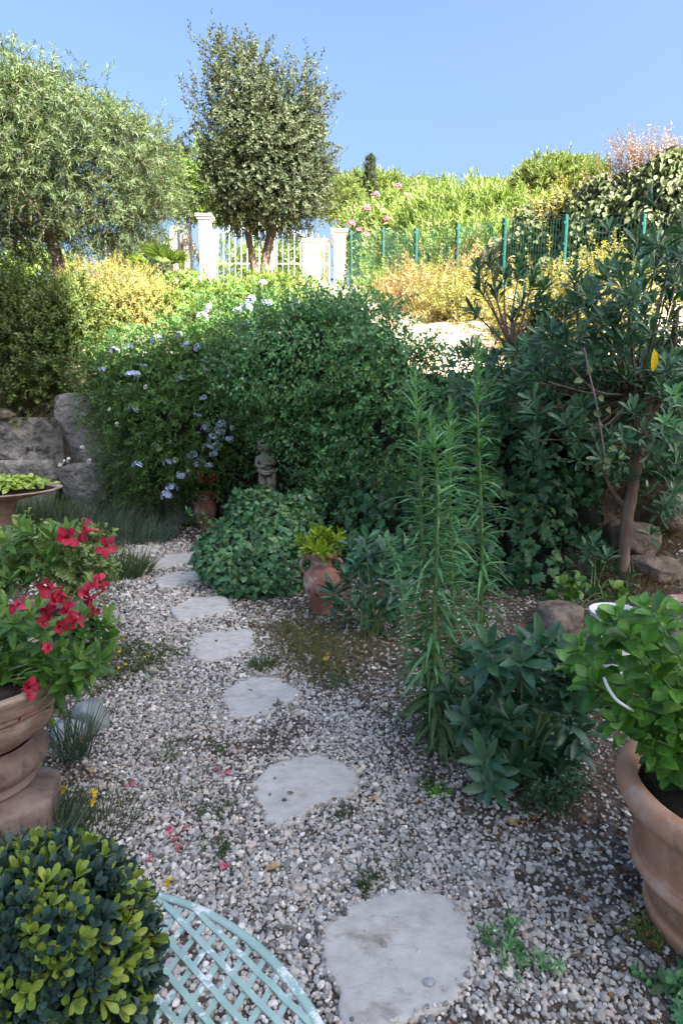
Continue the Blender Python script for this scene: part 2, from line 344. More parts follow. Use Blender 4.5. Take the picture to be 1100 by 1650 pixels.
M = dict(
    ground=ground_mat(),
    pebble=surf_mat('pebble', [(0.0745, 0.0686, 0.0618), (0.203, 0.191, 0.173), (0.326, 0.296, 0.26), (0.433, 0.408, 0.383), (0.596, 0.554, 0.476), (0.365, 0.368, 0.371), (0.515, 0.422, 0.34), (0.867, 0.816, 0.742)], 90, .75, .2, 300, attr=True, dist=.002),
    slab=surf_mat('pale_limestone', [(0.378, 0.354, 0.32), (0.473, 0.447, 0.41), (0.546, 0.52, 0.48)], 14, .85, .3, 90, spots=[((.3, .26, .22), .56), ((.16, .14, .12), .66), ((.22, .23, .2), .63)], spot_scale=5, stretch=(1, 1.5, 1), spot_w=.12),
    wall_stone=surf_mat('wall_stone', [(0.0675, 0.0665, 0.0624), (0.169, 0.162, 0.15), (0.311, 0.293, 0.26)], 4, .9, 1., 9, spots=[((.03, .034, .028), .56), ((.3, .29, .26), .62)], spot_scale=3, dist=.1, spot_w=.1),
    warm_stone=surf_mat('warm_stone', [(0.0712, 0.058, 0.0483), (0.162, 0.13, 0.105), (0.275, 0.23, 0.194)], 6, .9, .8, 22, spots=[((.07, .065, .05), .62)], dist=.03),
    grey_rock=surf_mat('grey_rock', [(.12, .14, .13), (.22, .25, .24), (.34, .36, .35)], 7, .85, .7, 25, spots=[((.06, .07, .06), .6)], dist=.02),
    terra=surf_mat('terracotta', [(.3, .155, .095), (.42, .23, .145), (.5, .3, .2)], 5, .8, .15, 60, spots=[((.5, .4, .33), .52), ((.14, .09, .065), .62), ((.55, .49, .43), .63)], spot_scale=4, spot_w=.16, stretch=(1, 1, .6)),
    terra_old=surf_mat('weathered_terracotta', [(.2, .13, .1), (.33, .23, .18), (.42, .33, .28)], 8, .85, .5, 40, spots=[((.42, .38, .34), .58), ((.07, .06, .05), .62)], spot_scale=7, spot_w=.1, stretch=(1, 1, 2.5)),
    terra_red=surf_mat('red_patchy_terracotta', [(.17, .075, .06), (.27, .13, .1), (.33, .19, .155)], 8, .6, .3, 40, spots=[((.42, .36, .33), .54), ((.06, .045, .035), .56)], spot_scale=5, spot_w=.08),
    statue=surf_mat('statue_stone', [(0.084, 0.0792, 0.0696), (0.144, 0.138, 0.12), (0.228, 0.216, 0.192)], 14, .9, .5, 60, spots=[((.1, .11, .09), .6)], spot_scale=8),
    soil=surf_mat('potting_soil', [(.02, .015, .012), (.05, .04, .03)], 30, .95, .9, 60),
    bark=surf_mat('bark', [(.06, .045, .035), (.13, .1, .08), (.2, .17, .14)], 12, .9, .8, 30, stretch=(1, 1, .25), dist=.02),
    bark_warm=surf_mat('bark_warm', [(.12, .08, .06), (.2, .14, .11), (.27, .21, .17)], 14, .85, .6, 40, stretch=(1, 1, .3)),
    twig=surf_mat('twig', [(.07, .05, .035), (.13, .1, .07)], 20, .85, .2),
    dry_twig=surf_mat('dry_twig', [(.16, .11, .06), (.28, .2, .11)], 20, .85, .2),
    core=surf_mat('dark_inner_hull', [(.01, .012, .008), (.025, .028, .018)], 6, .95, .8, 20),  # near-black filler colour, stands in for the shaded depth of the foliage
    green_stem=surf_mat('green_stem', [(.12, .2, .07), (.2, .3, .11)], 25, .6, .1),
    purple_stem=surf_mat('purple_stem', [(.16, .1, .13), (.24, .17, .2)], 30, .6, .1),
    white_wall=surf_mat('white_render', [(0.578, 0.554, 0.508), (0.68, 0.655, 0.615)], 5, .85, .2, 40),
    cream_wall=surf_mat('cream_render', [(.62, .52, .38), (.75, .66, .5)], 4, .85, .2, 40),
    white_iron=surf_mat('white_iron', [(.7, .7, .7), (.8, .8, .8)], 9, .5, .05),
    black_iron=surf_mat('black_iron', [(.02, .022, .025), (.035, .035, .04)], 9, .5, .1),
    fence_green=surf_mat('green_fence_paint', [(.008, .06, .052), (.012, .09, .075)], 9, .45, .05),
    fence_mesh=surf_mat('green_mesh_wire', [(.04, .17, .14), (.06, .22, .18)], 9, .4, .05),
    upright_stone=surf_mat('upright_stone', [(.25, .22, .18), (.42, .38, .32), (.5, .46, .4)], 5, .9, .6, 20, spots=[((.15, .13, .1), .6)]),
    table=surf_mat('chipped_green_paint', [(0.276, 0.426, 0.37), (0.345, 0.493, 0.437), (0.414, 0.56, 0.504)], 5, .55, .25, 90, spots=[((.74, .78, .76), .54), ((.74, .78, .76), .565)], spot_scale=9, spot_w=.015, dist=.003),
    shade_building=surf_mat('shade_building_render', [(.6, .52, .42), (.7, .62, .5)], 3, .9, .3, 30),
    roof=surf_mat('clay_roof', [(.3, .14, .08), (.42, .22, .14)], 8, .85, .5, 20),
    block_stone=surf_mat('pinkish_block', [(.13, .09, .075), (.22, .16, .135), (.3, .235, .205)], 7, .9, .6, 30, spots=[((.09, .08, .065), .62)], dist=.01),
    glass=surf_mat('window_glass', [(.03, .04, .05), (.05, .06, .07)], 2, .08, 0),
    white_pot=surf_mat('white_glaze', [(.72, .74, .74), (.82, .83, .82)], 12, .35, .1, 50, spots=[((.12, .15, .18), .64)], spot_scale=18, spot_w=.03),
    white_plastic=surf_mat('white_plastic', [(.75, .76, .75), (.82, .82, .82)], 12, .4, .05),
    red=leaf_mat('red_petal', [(.26, .01, .035), (.48, .022, .06), (.62, .07, .13)], .55, .25, .2, (1.1, .6, .6)),
    faded=leaf_mat('faded_petal', [(.28, .03, .06), (.42, .1, .14), (.5, .2, .22), (.3, .08, .05)], .7, .15, .2, (1.1, .7, .7)),
    pink=leaf_mat('pink_petal', [(.6, .1, .17), (.72, .17, .25), (.78, .26, .33)], .6, .25, .2, (1.1, .8, .8)),
    pale_blue=leaf_mat('pale_blue_petal', [(.45, .54, .82), (.54, .63, .88), (.66, .73, .92)], .6, .25, .2, (1, 1, 1)),
    white_petal=leaf_mat('white_petal', [(.66, .7, .62), (.78, .8, .76)], .6, .25, .2, (1, 1, 1)),
    yellow=leaf_mat('yellow_petal', [(.7, .45, .01), (.8, .62, .03)], .6, .25, .2, (1, 1, .6)),
    ivy=leaf_mat('ivy_leaf', [(0.0203, 0.0648, 0.0341), (0.0373, 0.119, 0.056), (0.061, 0.169, 0.074), (0.102, 0.238, 0.11), (0.173, 0.274, 0.0988)], .42, .16),
    mound=leaf_mat('mound_leaf', [(0.032, 0.101, 0.0401), (0.0584, 0.182, 0.0683), (0.0889, 0.241, 0.0902), (0.152, 0.33, 0.13), (0.257, 0.379, 0.118)], .42, .2),
    plumbago=leaf_mat('plumbago_leaf', [(0.0506, 0.122, 0.0365), (0.0911, 0.202, 0.0567), (0.152, 0.293, 0.081)], .5, .25),
    oak=leaf_mat('oak_leaf', [(0.0253, 0.041, 0.0214), (0.0537, 0.0758, 0.0371), (0.0978, 0.122, 0.0683), (0.167, 0.185, 0.128)], .6, .15, .15),
    willow=leaf_mat('willow_leaf', [(0.0466, 0.0799, 0.0399), (0.0936, 0.14, 0.0666), (0.147, 0.199, 0.106), (0.213, 0.266, 0.16)], .6, .28, .15),
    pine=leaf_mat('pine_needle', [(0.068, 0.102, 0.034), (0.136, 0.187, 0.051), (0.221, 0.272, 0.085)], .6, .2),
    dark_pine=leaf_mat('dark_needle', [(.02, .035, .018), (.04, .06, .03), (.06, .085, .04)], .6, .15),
    lush=leaf_mat('lush_leaf', [(0.085, 0.145, 0.034), (0.153, 0.238, 0.051), (0.238, 0.323, 0.085)], .45, .3),
    reed=leaf_mat('oleander_leaf', [(0.11, 0.173, 0.0473), (0.189, 0.268, 0.0788), (0.299, 0.378, 0.142)], .5, .3),
    golden=leaf_mat('golden_leaf', [(.14, .19, .045), (.28, .31, .08), (.42, .41, .15), (.5, .42, .24)], .6, .35, .2, (1.3, 1.15, .6)),
    dry=leaf_mat('dry_leaf', [(.26, .19, .07), (.42, .3, .15), (.5, .38, .22)], .7, .3, .2, (1.2, 1, .7)),
    dry_pink=leaf_mat('dry_pink_plume', [(0.208, 0.145, 0.111), (0.32, 0.246, 0.212), (0.384, 0.323, 0.289)], .7, .3, .2, (1.1, .95, .9)),
    darkshrub=leaf_mat('dark_shrub_leaf', [(0.0362, 0.0688, 0.0154), (0.0725, 0.123, 0.0275), (0.124, 0.165, 0.0385), (0.186, 0.179, 0.0605)], .55, .3),
    greyivy=leaf_mat('grey_green_leaf', [(0.0544, 0.0727, 0.0322), (0.0994, 0.127, 0.06), (0.154, 0.186, 0.0968), (0.218, 0.243, 0.136)], .6, .15, .15),
    pitto=leaf_mat('pittosporum_leaf', [(0.028, 0.0823, 0.046), (0.0466, 0.128, 0.0672), (0.0745, 0.179, 0.0959), (0.124, 0.256, 0.134)], .35, .12, .5),
    rhodo=leaf_mat('glossy_leaf', [(0.0201, 0.0645, 0.0343), (0.0353, 0.104, 0.0519), (0.0569, 0.142, 0.0686)], .38, .12, .5),
    weed=leaf_mat('fleabane_leaf', [(.08, .13, .05), (0.0958, 0.239, 0.116), (0.155, 0.357, 0.154), (0.239, 0.479, 0.22)], .5, .25),
    hydra=leaf_mat('bright_ovate_leaf', [(0.0403, 0.121, 0.02), (0.0805, 0.22, 0.03), (0.138, 0.319, 0.05), (0.23, 0.418, 0.1)], .4, .25, .45),
    mandev=leaf_mat('mandevilla_leaf', [(0.0375, 0.106, 0.0225), (0.075, 0.181, 0.03), (0.125, 0.25, 0.0438), (0.2, 0.3, 0.0562)], .38, .22, .45),
    varie=leaf_mat('variegated_leaf', [(0.115, 0.184, 0.069), (0.253, 0.345, 0.127), (0.414, 0.483, 0.23)], .5, .25),
    lime=leaf_mat('lime_leaf', [(.22, .33, .05), (.36, .48, .1), (.46, .56, .2)], .5, .25),
    citron=leaf_mat('yellow_green_leaf', [(.11, .19, .012), (.2, .29, .02), (.3, .36, .04)], .45, .3),
    box_dark=leaf_mat('topiary_dark_leaf', [(0.017, 0.0416, 0.036), (0.034, 0.072, 0.063), (0.0595, 0.112, 0.093)], .45, .1, .35),
    box_lime=leaf_mat('topiary_lime_leaf', [(.06, .13, .03), (.18, .27, .04), (.34, .4, .08)], .4, .15, .4),
    grass=leaf_mat('grass_blade', [(0.0405, 0.0675, 0.027), (0.0743, 0.115, 0.0473), (0.121, 0.149, 0.0675)], .55, .25),
    lavender=leaf_mat('grey_green_blade', [(0.0455, 0.078, 0.0585), (0.078, 0.117, 0.0845), (0.117, 0.156, 0.117)], .6, .2),
    straw=leaf_mat('straw_blade', [(.1, .07, .03), (.18, .13, .06), (.13, .12, .05)], .7, .25),
    litter=leaf_mat('dead_leaf', [(.05, .025, .015), (.12, .06, .03), (.2, .11, .05), (.22, .16, .09)], .7, .15, .2, (1, .8, .5)),
    sedum=leaf_mat('sedum_leaf', [(.12, .15, .04), (.22, .25, .08), (.3, .33, .13)], .6, .2),
)
# ------------------------------------------------------------------ ground sheet
def grid_axis(lo, hi, fine_lo, fine_hi, fine, coarse):
    a = [fine_lo]
    while a[-1] < fine_hi: a.append(a[-1] + fine)
    b = [a[-1]]; st = fine
    while b[-1] < hi: st = min(st * 1.25, coarse); b.append(b[-1] + st)
    c = [fine_lo]; st = fine
    while c[-1] > lo: st = min(st * 1.25, coarse); c.append(c[-1] - st)
    return np.array(c[::-1][:-1] + a + b[1:])
gx = grid_axis(-160, 160, -5, 5, .1, 12); gy = grid_axis(-60, 260, .5, 11, .1, 12)
GX, GY = np.meshgrid(gx, gy); GZ = gz(GX, GY)
ii = np.arange(len(gy) - 1)[:, None] * len(gx) + np.arange(len(gx) - 1)[None]
b = MB(); b.add(np.stack([GX, GY, GZ], -1).reshape(-1, 3), [np.stack([ii, ii + 1, ii + len(gx) + 1, ii + len(gx)], -1).reshape(-1, 4)])
tag(b.build('ground', M['ground']), 'brown garden soil rising behind the wall to a sunlit sandy bank', 'ground', kind='structure')

# ------------------------------------------------------------------ stepping stones
def ground_poly(px):
    return np.array([onz(x, y)[:2] for x, y in px])
STONES = [
    ([(514, 1497), (560, 1465), (610, 1440), (665, 1434), (715, 1440), (745, 1470), (764, 1510), (766, 1560), (752, 1595), (720, 1622), (680, 1638), (630, 1655), (570, 1672), (552, 1640), (535, 1590), (518, 1545)], 'large pale round stepping stone nearest the green lattice table'),
    ([(402, 1266), (440, 1232), (500, 1218), (545, 1228), (577, 1248), (577, 1275), (550, 1295), (525, 1297), (500, 1308), (480, 1325), (440, 1336), (418, 1310)], 'jagged stepping stone with a bitten front edge, left of the tall weeds'),
    ([(357, 1118), (390, 1098), (425, 1090), (455, 1098), (487, 1122), (470, 1135), (430, 1150), (380, 1156), (366, 1140)], 'stepping stone half overgrown by low brown weeds at its right edge'),
    ([(303, 1040), (330, 1024), (400, 1018), (413, 1030), (410, 1048), (380, 1058), (340, 1068), (312, 1062)], 'squarish stepping stone right of the yellow-flowered weeds'),
    ([(275, 985), (305, 970), (360, 965), (370, 978), (366, 990), (325, 1000), (288, 1003)], 'long stepping stone beside the lower front edge of the ivy clump'),
    ([(250, 938), (280, 927), (322, 925), (325, 936), (300, 944), (262, 951)], 'small stepping stone touching the left side of the ivy clump'),
    ([(237, 908), (262, 897), (305, 894), (308, 905), (280, 914), (250, 918)], 'stepping stone second from the far end of the path'),
    ([(213, 893), (222, 886), (248, 883), (252, 891), (235, 899), (218, 900)], 'smallest stepping stone at the far end of the gravel path'),
]
stone_polys = []
for k, (pp, lab) in enumerate(STONES):
    P = ground_poly(pp); stone_polys.append(P)
    Q = curve_pts(np.c_[np.vstack([P, P[:1]]), np.zeros(len(P) + 1)], 90)[:-1, :2]
    c = Q.mean(0); n = len(Q); ang = np.arctan2(Q[:, 1] - c[1], Q[:, 0] - c[0])
    w = .012 * snoise(np.c_[Q, np.zeros(n)], 24, k) + .006 * rng.normal(size=n) * .5
    Q = c + (Q - c) * (1 + w / np.linalg.norm(Q - c, axis=1))[:, None]
    g0 = float(gz(c[0], c[1])) + (-.003 if k < 4 else .004); rings = []
    spec = [(1.0, -.03), (1.005, .006), (.985, .016)] + [(s, .019) for s in (.95, .85, .7, .5, .3, .12)]
    for s, z in spec:
        V = np.c_[c + (Q - c) * s, np.full(n, g0 + z)]
        if s < 1: V[:, 2] += .004 * snoise(V, 9, k) + .0025 * snoise(V, 31, k)
        rings.append(V)
    V = np.concatenate(rings); F = [(i * n + q, i * n + (q + 1) % n, (i + 1) * n + (q + 1) % n, (i + 1) * n + q) for i in range(len(spec) - 1) for q in range(n)]
    b = MB(); b.add(V, [np.array(F), np.array([[(len(spec) - 1) * n + q for q in range(n)]])])
    tag(b.build('stepping_stone', M['slab']), lab, 'stepping stone', 'stepping stones along the gravel path')

# ------------------------------------------------------------------ gravel
def inside(P, poly):
    x, y = P[:, 0], P[:, 1]; o = np.zeros(len(P), bool); j = len(poly) - 1
    for i in range(len(poly)):
        xi, yi = poly[i]; xj, yj = poly[j]
        c = ((yi > y) != (yj > y)) & (x < (xj - xi) * (y - yi) / (yj - yi + 1e-12) + xi); o ^= c; j = i
    return o
def seg_dist(P, poly):
    d = np.full(len(P), 1e9)
    for i in range(len(poly)):
        a, c = poly[i], poly[(i + 1) % len(poly)]; ab = c - a
        t = np.clip(((P - a) @ ab) / (ab @ ab), 0, 1); d = np.minimum(d, np.linalg.norm(P - a - t[:, None] * ab, axis=1))
    return d
GRAVEL = ground_poly([(205, 876), (190, 930), (185, 1000), (240, 1060), (165, 1110), (150, 1200), (140, 1300), (170, 1400), (60, 1500), (-200, 1660), (1040, 1660), (960, 1500), (840, 1370), (740, 1290), (650, 1225), (600, 1150), (500, 1120), (450, 1050), (420, 1000), (370, 975), (320, 920), (310, 890), (325, 876)])
def pebble_keep(P):
    ins = inside(P, GRAVEL); d = seg_dist(P, GRAVEL)
    nz = snoise(np.c_[P, np.zeros(len(P))], 2.1, 4) + .6 * snoise(np.c_[P, np.zeros(len(P))], 5.3, 9)
    prob = np.where(ins, np.clip(.62 + d * 2.2, 0, 1), .52 * np.exp(-d / .24) + .15)
    prob = prob * np.where(nz < -.62, .35, 1)
    k = rnd(len(P)) < prob
    for s in stone_polys:
        k &= ~(inside(P, s) & (seg_dist(P, s) > rnd(len(P), -.002, .02)))
    on = np.zeros(len(P), bool)
    for s in stone_polys: on |= inside(P, s)
    return (k | (on & (rnd(len(P)) < .004)))
def scatter(y0, y1, step, hw):
    xs = np.arange(-hw * y1 - .3, hw * y1 + .5, step); ys = np.arange(y0, y1, step)
    X, Y = np.meshgrid(xs, ys); P = np.c_[X.ravel(), Y.ravel()] + rnd((X.size, 2), -.6, .6) * step
    P = P[(np.abs(P[:, 0]) < hw * P[:, 1] + .25)]
    return P[pebble_keep(P)]
gb = MB()
for y0, y1, step, size, sub in ((.55, 1.9, .0102, .0072, 2), (1.9, 3.2, .0115, .0079, 1), (3.2, 4.8, .0155, .0104, 1), (4.8, 7.9, .0235, .0145, 1)):
    P = scatter(y0, y1, step, .66); n = len(P); V0, F0 = ICO[sub]; nv = len(V0)
    sc = size * .84 * np.exp(rng.normal(size=n) * .33)
    S = np.stack([sc * rnd(n, .85, 1.35), sc * rnd(n, .7, 1.1), sc * rnd(n, .5, .85)], -1)
    V = V0[None] * (1 + .22 * rng.normal(size=(n, nv, 1)) * (1 if sub == 1 else .6))
    V = np.sign(V) * np.abs(V) ** .9 * S[:, None]
    al, be = rnd(n, 0, 6.283), rng.normal(size=n) * .35
    x, y, z = V[..., 0], V[..., 1], V[..., 2]
    x, z = x * np.cos(be)[:, None] - z * np.sin(be)[:, None], x * np.sin(be)[:, None] + z * np.cos(be)[:, None]
    x, y = x * np.cos(al)[:, None] - y * np.sin(al)[:, None], x * np.sin(al)[:, None] + y * np.cos(al)[:, None]
    V = np.stack([x, y, z], -1); V[..., 0] += P[:, :1]; V[..., 1] += P[:, 1:]; V[..., 2] += (gz(P[:, 0], P[:, 1]) + S[:, 2] * rnd(n, .2, 1.1) + .014 * sum(inside(P, s_) for s_ in stone_polys))[:, None]
    tint = rng.beta(1.15, 1.1, n); soilish = ~inside(P, GRAVEL); tint = np.where(soilish, tint * .62, tint)
    gb.add(V.reshape(-1, 3), [(F0[None] + (np.arange(n) * nv)[:, None, None]).reshape(-1, 3)], np.repeat(tint, nv))
    print('pebbles', n)
tag(gb.build('gravel', M['pebble'], smooth=False), 'loose grey and white gravel chippings around the stepping stones', 'gravel', kind='stuff')

# dead leaves and bits on the soil
P = np.c_[rnd(11000, -3, 3), rnd(11000, 1.0, 7.6)]; dd = seg_dist(P, GRAVEL); ins = inside(P, GRAVEL)
P = P[rnd(len(P)) < np.where(ins, .02 + .1 * np.exp(-dd / .12), .75)]; n = len(P)
lb = MB(); leaves(lb, np.c_[P, gz(P[:, 0], P[:, 1]) + rnd(n, .008, .022)], np.c_[rng.normal(size=(n, 2)), rnd(n, -.1, .25)], np.c_[rng.normal(size=(n, 2)) * .3, np.ones(n)], rnd(n, .015, .05), rnd(n, .006, .022), T_OV, .1)
tag(lb.build('leaf_litter', M['litter']), 'brown dead leaves and twigs scattered over the bare soil', 'leaf litter', kind='stuff')

# ------------------------------------------------------------------ retaining wall of boulders on the left, and rocks
wl = thing('retaining_wall', 'rough grey stone retaining wall of big squared blocks at the left', 'wall', (-2.5, 8.3, 0))
WY = 8.35
def block(px0, py0, px1, py1, Y, seed, dep=.7, amp=.045, p=16):
    a, c = at(px0, py0, Y), at(px1, py1, Y); mid = (a + c) / 2; s = np.abs(c - a); mid[1] += dep / 2
    b = MB(); rock(b, mid, (s[0] * 1.1, dep, s[2] * 1.1), seed, p, amp, 5, 0, 3); return b.build('block', M['wall_stone'], wl)
block(-90, 676, 86, 748, WY - .15, 3); block(-60, 748, 92, 862, WY - .2, 5); block(86, 640, 186, 756, WY - .3, 8, amp=.06, p=10)
block(90, 752, 176, 860, WY - .4, 10); block(178, 700, 265, 860, WY - .3, 13); block(262, 720, 345, 858, WY - .25, 14); block(-170, 680, -88, 860, WY - .1, 16)
block(343, 700, 430, 850, WY - .1, 17); block(428, 690, 510, 840, WY - .05, 18)
rb = MB(); rock(rb, at(10, 668, WY - .05), (.28, .25, .16), 31, 3, .15, 4); tag(rb.build('rock', M['warm_stone']), 'small brown rock lying on top of the left wall block', 'rock')

def boulder(px, py, Y, w, h, d, seed, mat, lab, p=3.5, amp=.13, zoff=None, rot=.3, nm='boulder'):
    c = at(px, py, Y); b = MB(); rock(b, c, (w, d, h), seed, p, amp, 5, rot, 6)
    return tag(b.build(nm, M[mat]), lab, 'rock')
boulder(898, 1008, 4.1, .36, .34, .4, 41, 'warm_stone', 'rounded brown boulder on the soil left of the white pot')
boulder(1005, 872, 5.2, .44, .36, .5, 43, 'warm_stone', 'large warm brown rock behind the leaning tree trunk', 5)
boulder(1075, 820, 5.3, .42, .36, .5, 44, 'warm_stone', 'brown bank rock at the right edge beside the tree trunk', 5)
boulder(945, 775, 5.6, .35, .4, .4, 46, 'warm_stone', 'dark brown bank rock under the hanging vine', 5)
boulder(985, 795, 5.6, .35, .36, .5, 47, 'warm_stone', 'bank rock directly left of the leaning tree trunk', 5)
boulder(1050, 915, 4.85, .4, .22, .4, 48, 'warm_stone', 'low flat rock under dry grass at the right edge')
boulder(147, 1172, 2.75, .17, .27, .22, 51, 'grey_rock', 'smooth grey green boulder behind the weathered urn', 3, .1, rot=.7)
boulder(108, 1195, 2.62, .2, .2, .2, 52, 'grey_rock', 'dark grey rock in the shade under the urn rim', 3, .1)

# ------------------------------------------------------------------ unseen building added behind the viewer, sized to shade the garden
HY, HL, HR = -10.0, 27.2, 22.4
hs = thing('added_shade_building', 'unseen building added behind the viewer, sized to cast shade over the garden', 'building', (9, HY, 0))
b = MB(); box(b, (7.4, HY - 5, HL / 2), (8.8, 10.0, HL)); b.build('wall', M['shade_building'], hs, False)
b = MB(); box(b, (16.0, HY - 5, HR / 2), (8.4, 10.0, HR)); b.build('side_wall', M['shade_building'], hs, False)
b = MB(); box(b, (7.4, HY - 5, HL + .1), (9.2, 10.6, .2)); b.build('roof', M['roof'], hs, False)
b = MB(); box(b, (16.1, HY - 5, HR + .1), (8.6, 10.6, .2)); b.build('roof', M['roof'], hs, False)
hs2 = dict(_loc=hs['_loc'])
for wx in (4.4, 6.4, 8.4, 10.4, 13.4, 15.8, 18.2):
    for k in range(6):
        wz = 1.7 + 3.2 * k
        b = MB(); box(b, (wx, HY + .02, wz), (1.2, .06, 1.6)); f = b.build('window', M['white_iron'], hs, False); f['_loc'] = hs['_loc']
        b = MB(); box(b, (wx, HY + .055, wz), (1.04, .02, 1.44)); b.build('pane', M['glass'], f, False)
# ------------------------------------------------------------------ pots, urns, statue, table
SUB = lambda par, o: o
def sub(parent_mesh, root):
    parent_mesh['_loc'] = root['_loc']; return parent_mesh

# big terracotta pot, right foreground
pc = (1.2, 1.55); pot = thing('terracotta_pot', 'large smooth terracotta pot with thick rolled rim at the right edge', 'pot', (*pc, 0))
b = MB(); lathe(b, smooth_prof([(.205, 0), (.222, .008), (.232, .03), (.236, .055), (.226, .07), (.24, .12), (.252, .165), (.272, .185), (.288, .2), (.292, .217), (.282, .236), (.27, .243), (.277, .3), (.287, .36), (.295, .4)], 70), *pc, 96, rough=.004)
b.build('body', M['terra'], pot)
b = MB(); lathe(b, smooth_prof([(.294, .398), (.312, .404), (.334, .418), (.346, .442), (.345, .47), (.333, .49), (.31, .497), (.292, .488), (.282, .46), (.28, .41)], 40), *pc, 96, rough=.006, seed=3); b.build('rim', M['terra'], pot)
b = MB(); lathe(b, [(.279, .44), (.15, .455), (.01, .46)], *pc, 40); b.build('soil', M['soil'], pot)

# weathered pedestal urn, left foreground
uc = (-1.36, 2.02); urn = thing('garden_urn', 'weathered terracotta urn on a lobed foot, filled with red trumpet flowers', 'urn', (*uc, .12)); urn.location.z += .06
b = MB(); lathe(b, smooth_prof([(.15, .115), (.16, .13), (.15, .15), (.155, .16), (.19, .19), (.207, .225), (.2, .265), (.17, .295), (.165, .3)], 46), *uc, 120, mod=lambda al, z: 1 + .04 - .13 * (1 - np.abs(np.sin(al * 8))) ** 2 * np.clip(1 - np.abs(z - .225) / .07, 0, 1), rough=.004); b.build('foot', M['block_stone'], urn)
b = MB(); lathe(b, smooth_prof([(.155, .297), (.175, .312), (.205, .335), (.245, .37), (.272, .41), (.284, .445), (.285, .462), (.3, .474), (.301, .49), (.31, .497), (.32, .53), (.335, .555), (.338, .57), (.325, .578), (.3, .572), (.285, .55), (.275, .5)], 80), *uc, 120, mod=lambda al, z: 1 + .012 * np.sin(al * 14 + 9 * z) * ((z > .33) & (z < .45)), rough=.006, seed=5); b.build('bowl', M['terra_old'], urn)
b = MB(); lathe(b, [(.277, .52), (.15, .54), (.01, .55)], *uc, 40); b.build('soil', M['soil'], urn)
b = MB(); rock(b, (uc[0] + .03, uc[1] - .02, .085), (.42, .36, .19), 61, 12, .05, 5, .35, 5); tag(b.build('plinth_block', M['block_stone']), 'broken reddish stone block carrying the weathered urn', 'stone block')

# amphorae
def amphora(px, py_bot, Y, H, lab, mat, zb=None, hrot=0.):
    c = at(px, py_bot, Y); z0 = float(gz(c[0], c[1])) if zb is None else zb; cx, cy = c[0], c[1]
    t = thing('amphora', lab, 'amphora', (cx, cy, z0)); s = H
    pr = [(.13, 0), (.15, .02), (.155, .06), (.2, .2), (.262, .38), (.285, .5), (.277, .6), (.238, .68), (.19, .72), (.17, .75), (.164, .82), (.17, .87)]
    b = MB(); lathe(b, [(r * s, z0 + z * s) for r, z in smooth_prof(pr, 60)], cx, cy, 64, rough=.01); b.build('body', M[mat], t)
    pr = [(.17, .868), (.205, .89), (.245, .92), (.268, .945), (.27, .975), (.25, .995), (.22, .985), (.19, .95), (.16, .88)]
    b = MB(); lathe(b, [(r * s, z0 + z * s) for r, z in smooth_prof(pr, 36)], cx, cy, 64, rough=.01, seed=2); b.build('rim', M[mat], t)
    for sg in (-1, 1):
        cr, sr = math.cos(hrot) * sg, math.sin(hrot) * sg
        pts = [(cx + cr * r * s, cy + sr * r * s, z0 + z * s) for r, z in ((.16, .86), (.23, .875), (.3, .84), (.315, .76), (.29, .69), (.25, .64))]
        b = MB(); tube(b, curve_pts(pts, 22), .028 * s, 10); b.build('handle', M[mat], t)
    b = MB(); lathe(b, [(.132 * s, z0 + .9 * s), (.08 * s, z0 + .93 * s), (.005, z0 + .94 * s)], cx, cy, 32); b.build('soil', M['soil'], t)
    return np.array([cx, cy, z0 + s])
amp_c = amphora(518, 985, 4.42, .51, 'patchy red amphora with two handles holding yellow green leaves', 'terra_red')
amp_l = amphora(333, 852, 7.65, .53, 'red amphora under the blue-flowered bush holding small red flowers', 'terra_red', hrot=.3)
amp_r = amphora(1098, 1040, 3.5, .42, 'brown clay jar cut by the right edge beside the rocks', 'terra_old', hrot=1.2)

# shallow bowl planters on the left
def bowl(px, py, Y, r, h, lab, mat, nm='planter_bowl', stand=True):
    c = at(px, py, Y); t = thing(nm, lab, 'planter', (c[0], c[1], float(gz(c[0], c[1])))); zt = c[2]; z0 = zt - h
    b = MB(); lathe(b, smooth_prof([(r * .45, z0), (r * .6, z0 + h * .15), (r * .86, z0 + h * .6), (r * .97, z0 + h * .86), (r * 1.03, z0 + h * .9), (r * 1.03, zt), (r * .95, zt), (r * .9, zt - h * .3)], 40), c[0], c[1], 72, rough=.006); b.build('bowl', M[mat], t)
    b = MB(); lathe(b, [(r * .91, zt - h * .25), (r * .4, zt - h * .12), (.005, zt - h * .1)], c[0], c[1], 32); b.build('soil', M['soil'], t)
    if stand:
        g = float(gz(c[0], c[1])) - .02; b = MB(); lathe(b, smooth_prof([(r * .5, g), (r * .5, g + .05), (r * .3, g + .1), (r * .24, (g + z0) / 2), (r * .32, z0 - .03), (r * .47, z0 + .01)], 30), c[0], c[1], 48, rough=.01); b.build('stand', M[mat], t)
    return np.array([c[0], c[1], zt])
bw_far = bowl(-8, 788, 6.0, .62, .1, 'wide shallow brown bowl of lime leaves in front of the wall', 'terra_old')
bw_mid = bowl(30, 1000, 3.3, .4, .2, 'broad weathered bowl of variegated leaves behind the urn', 'terra_old')
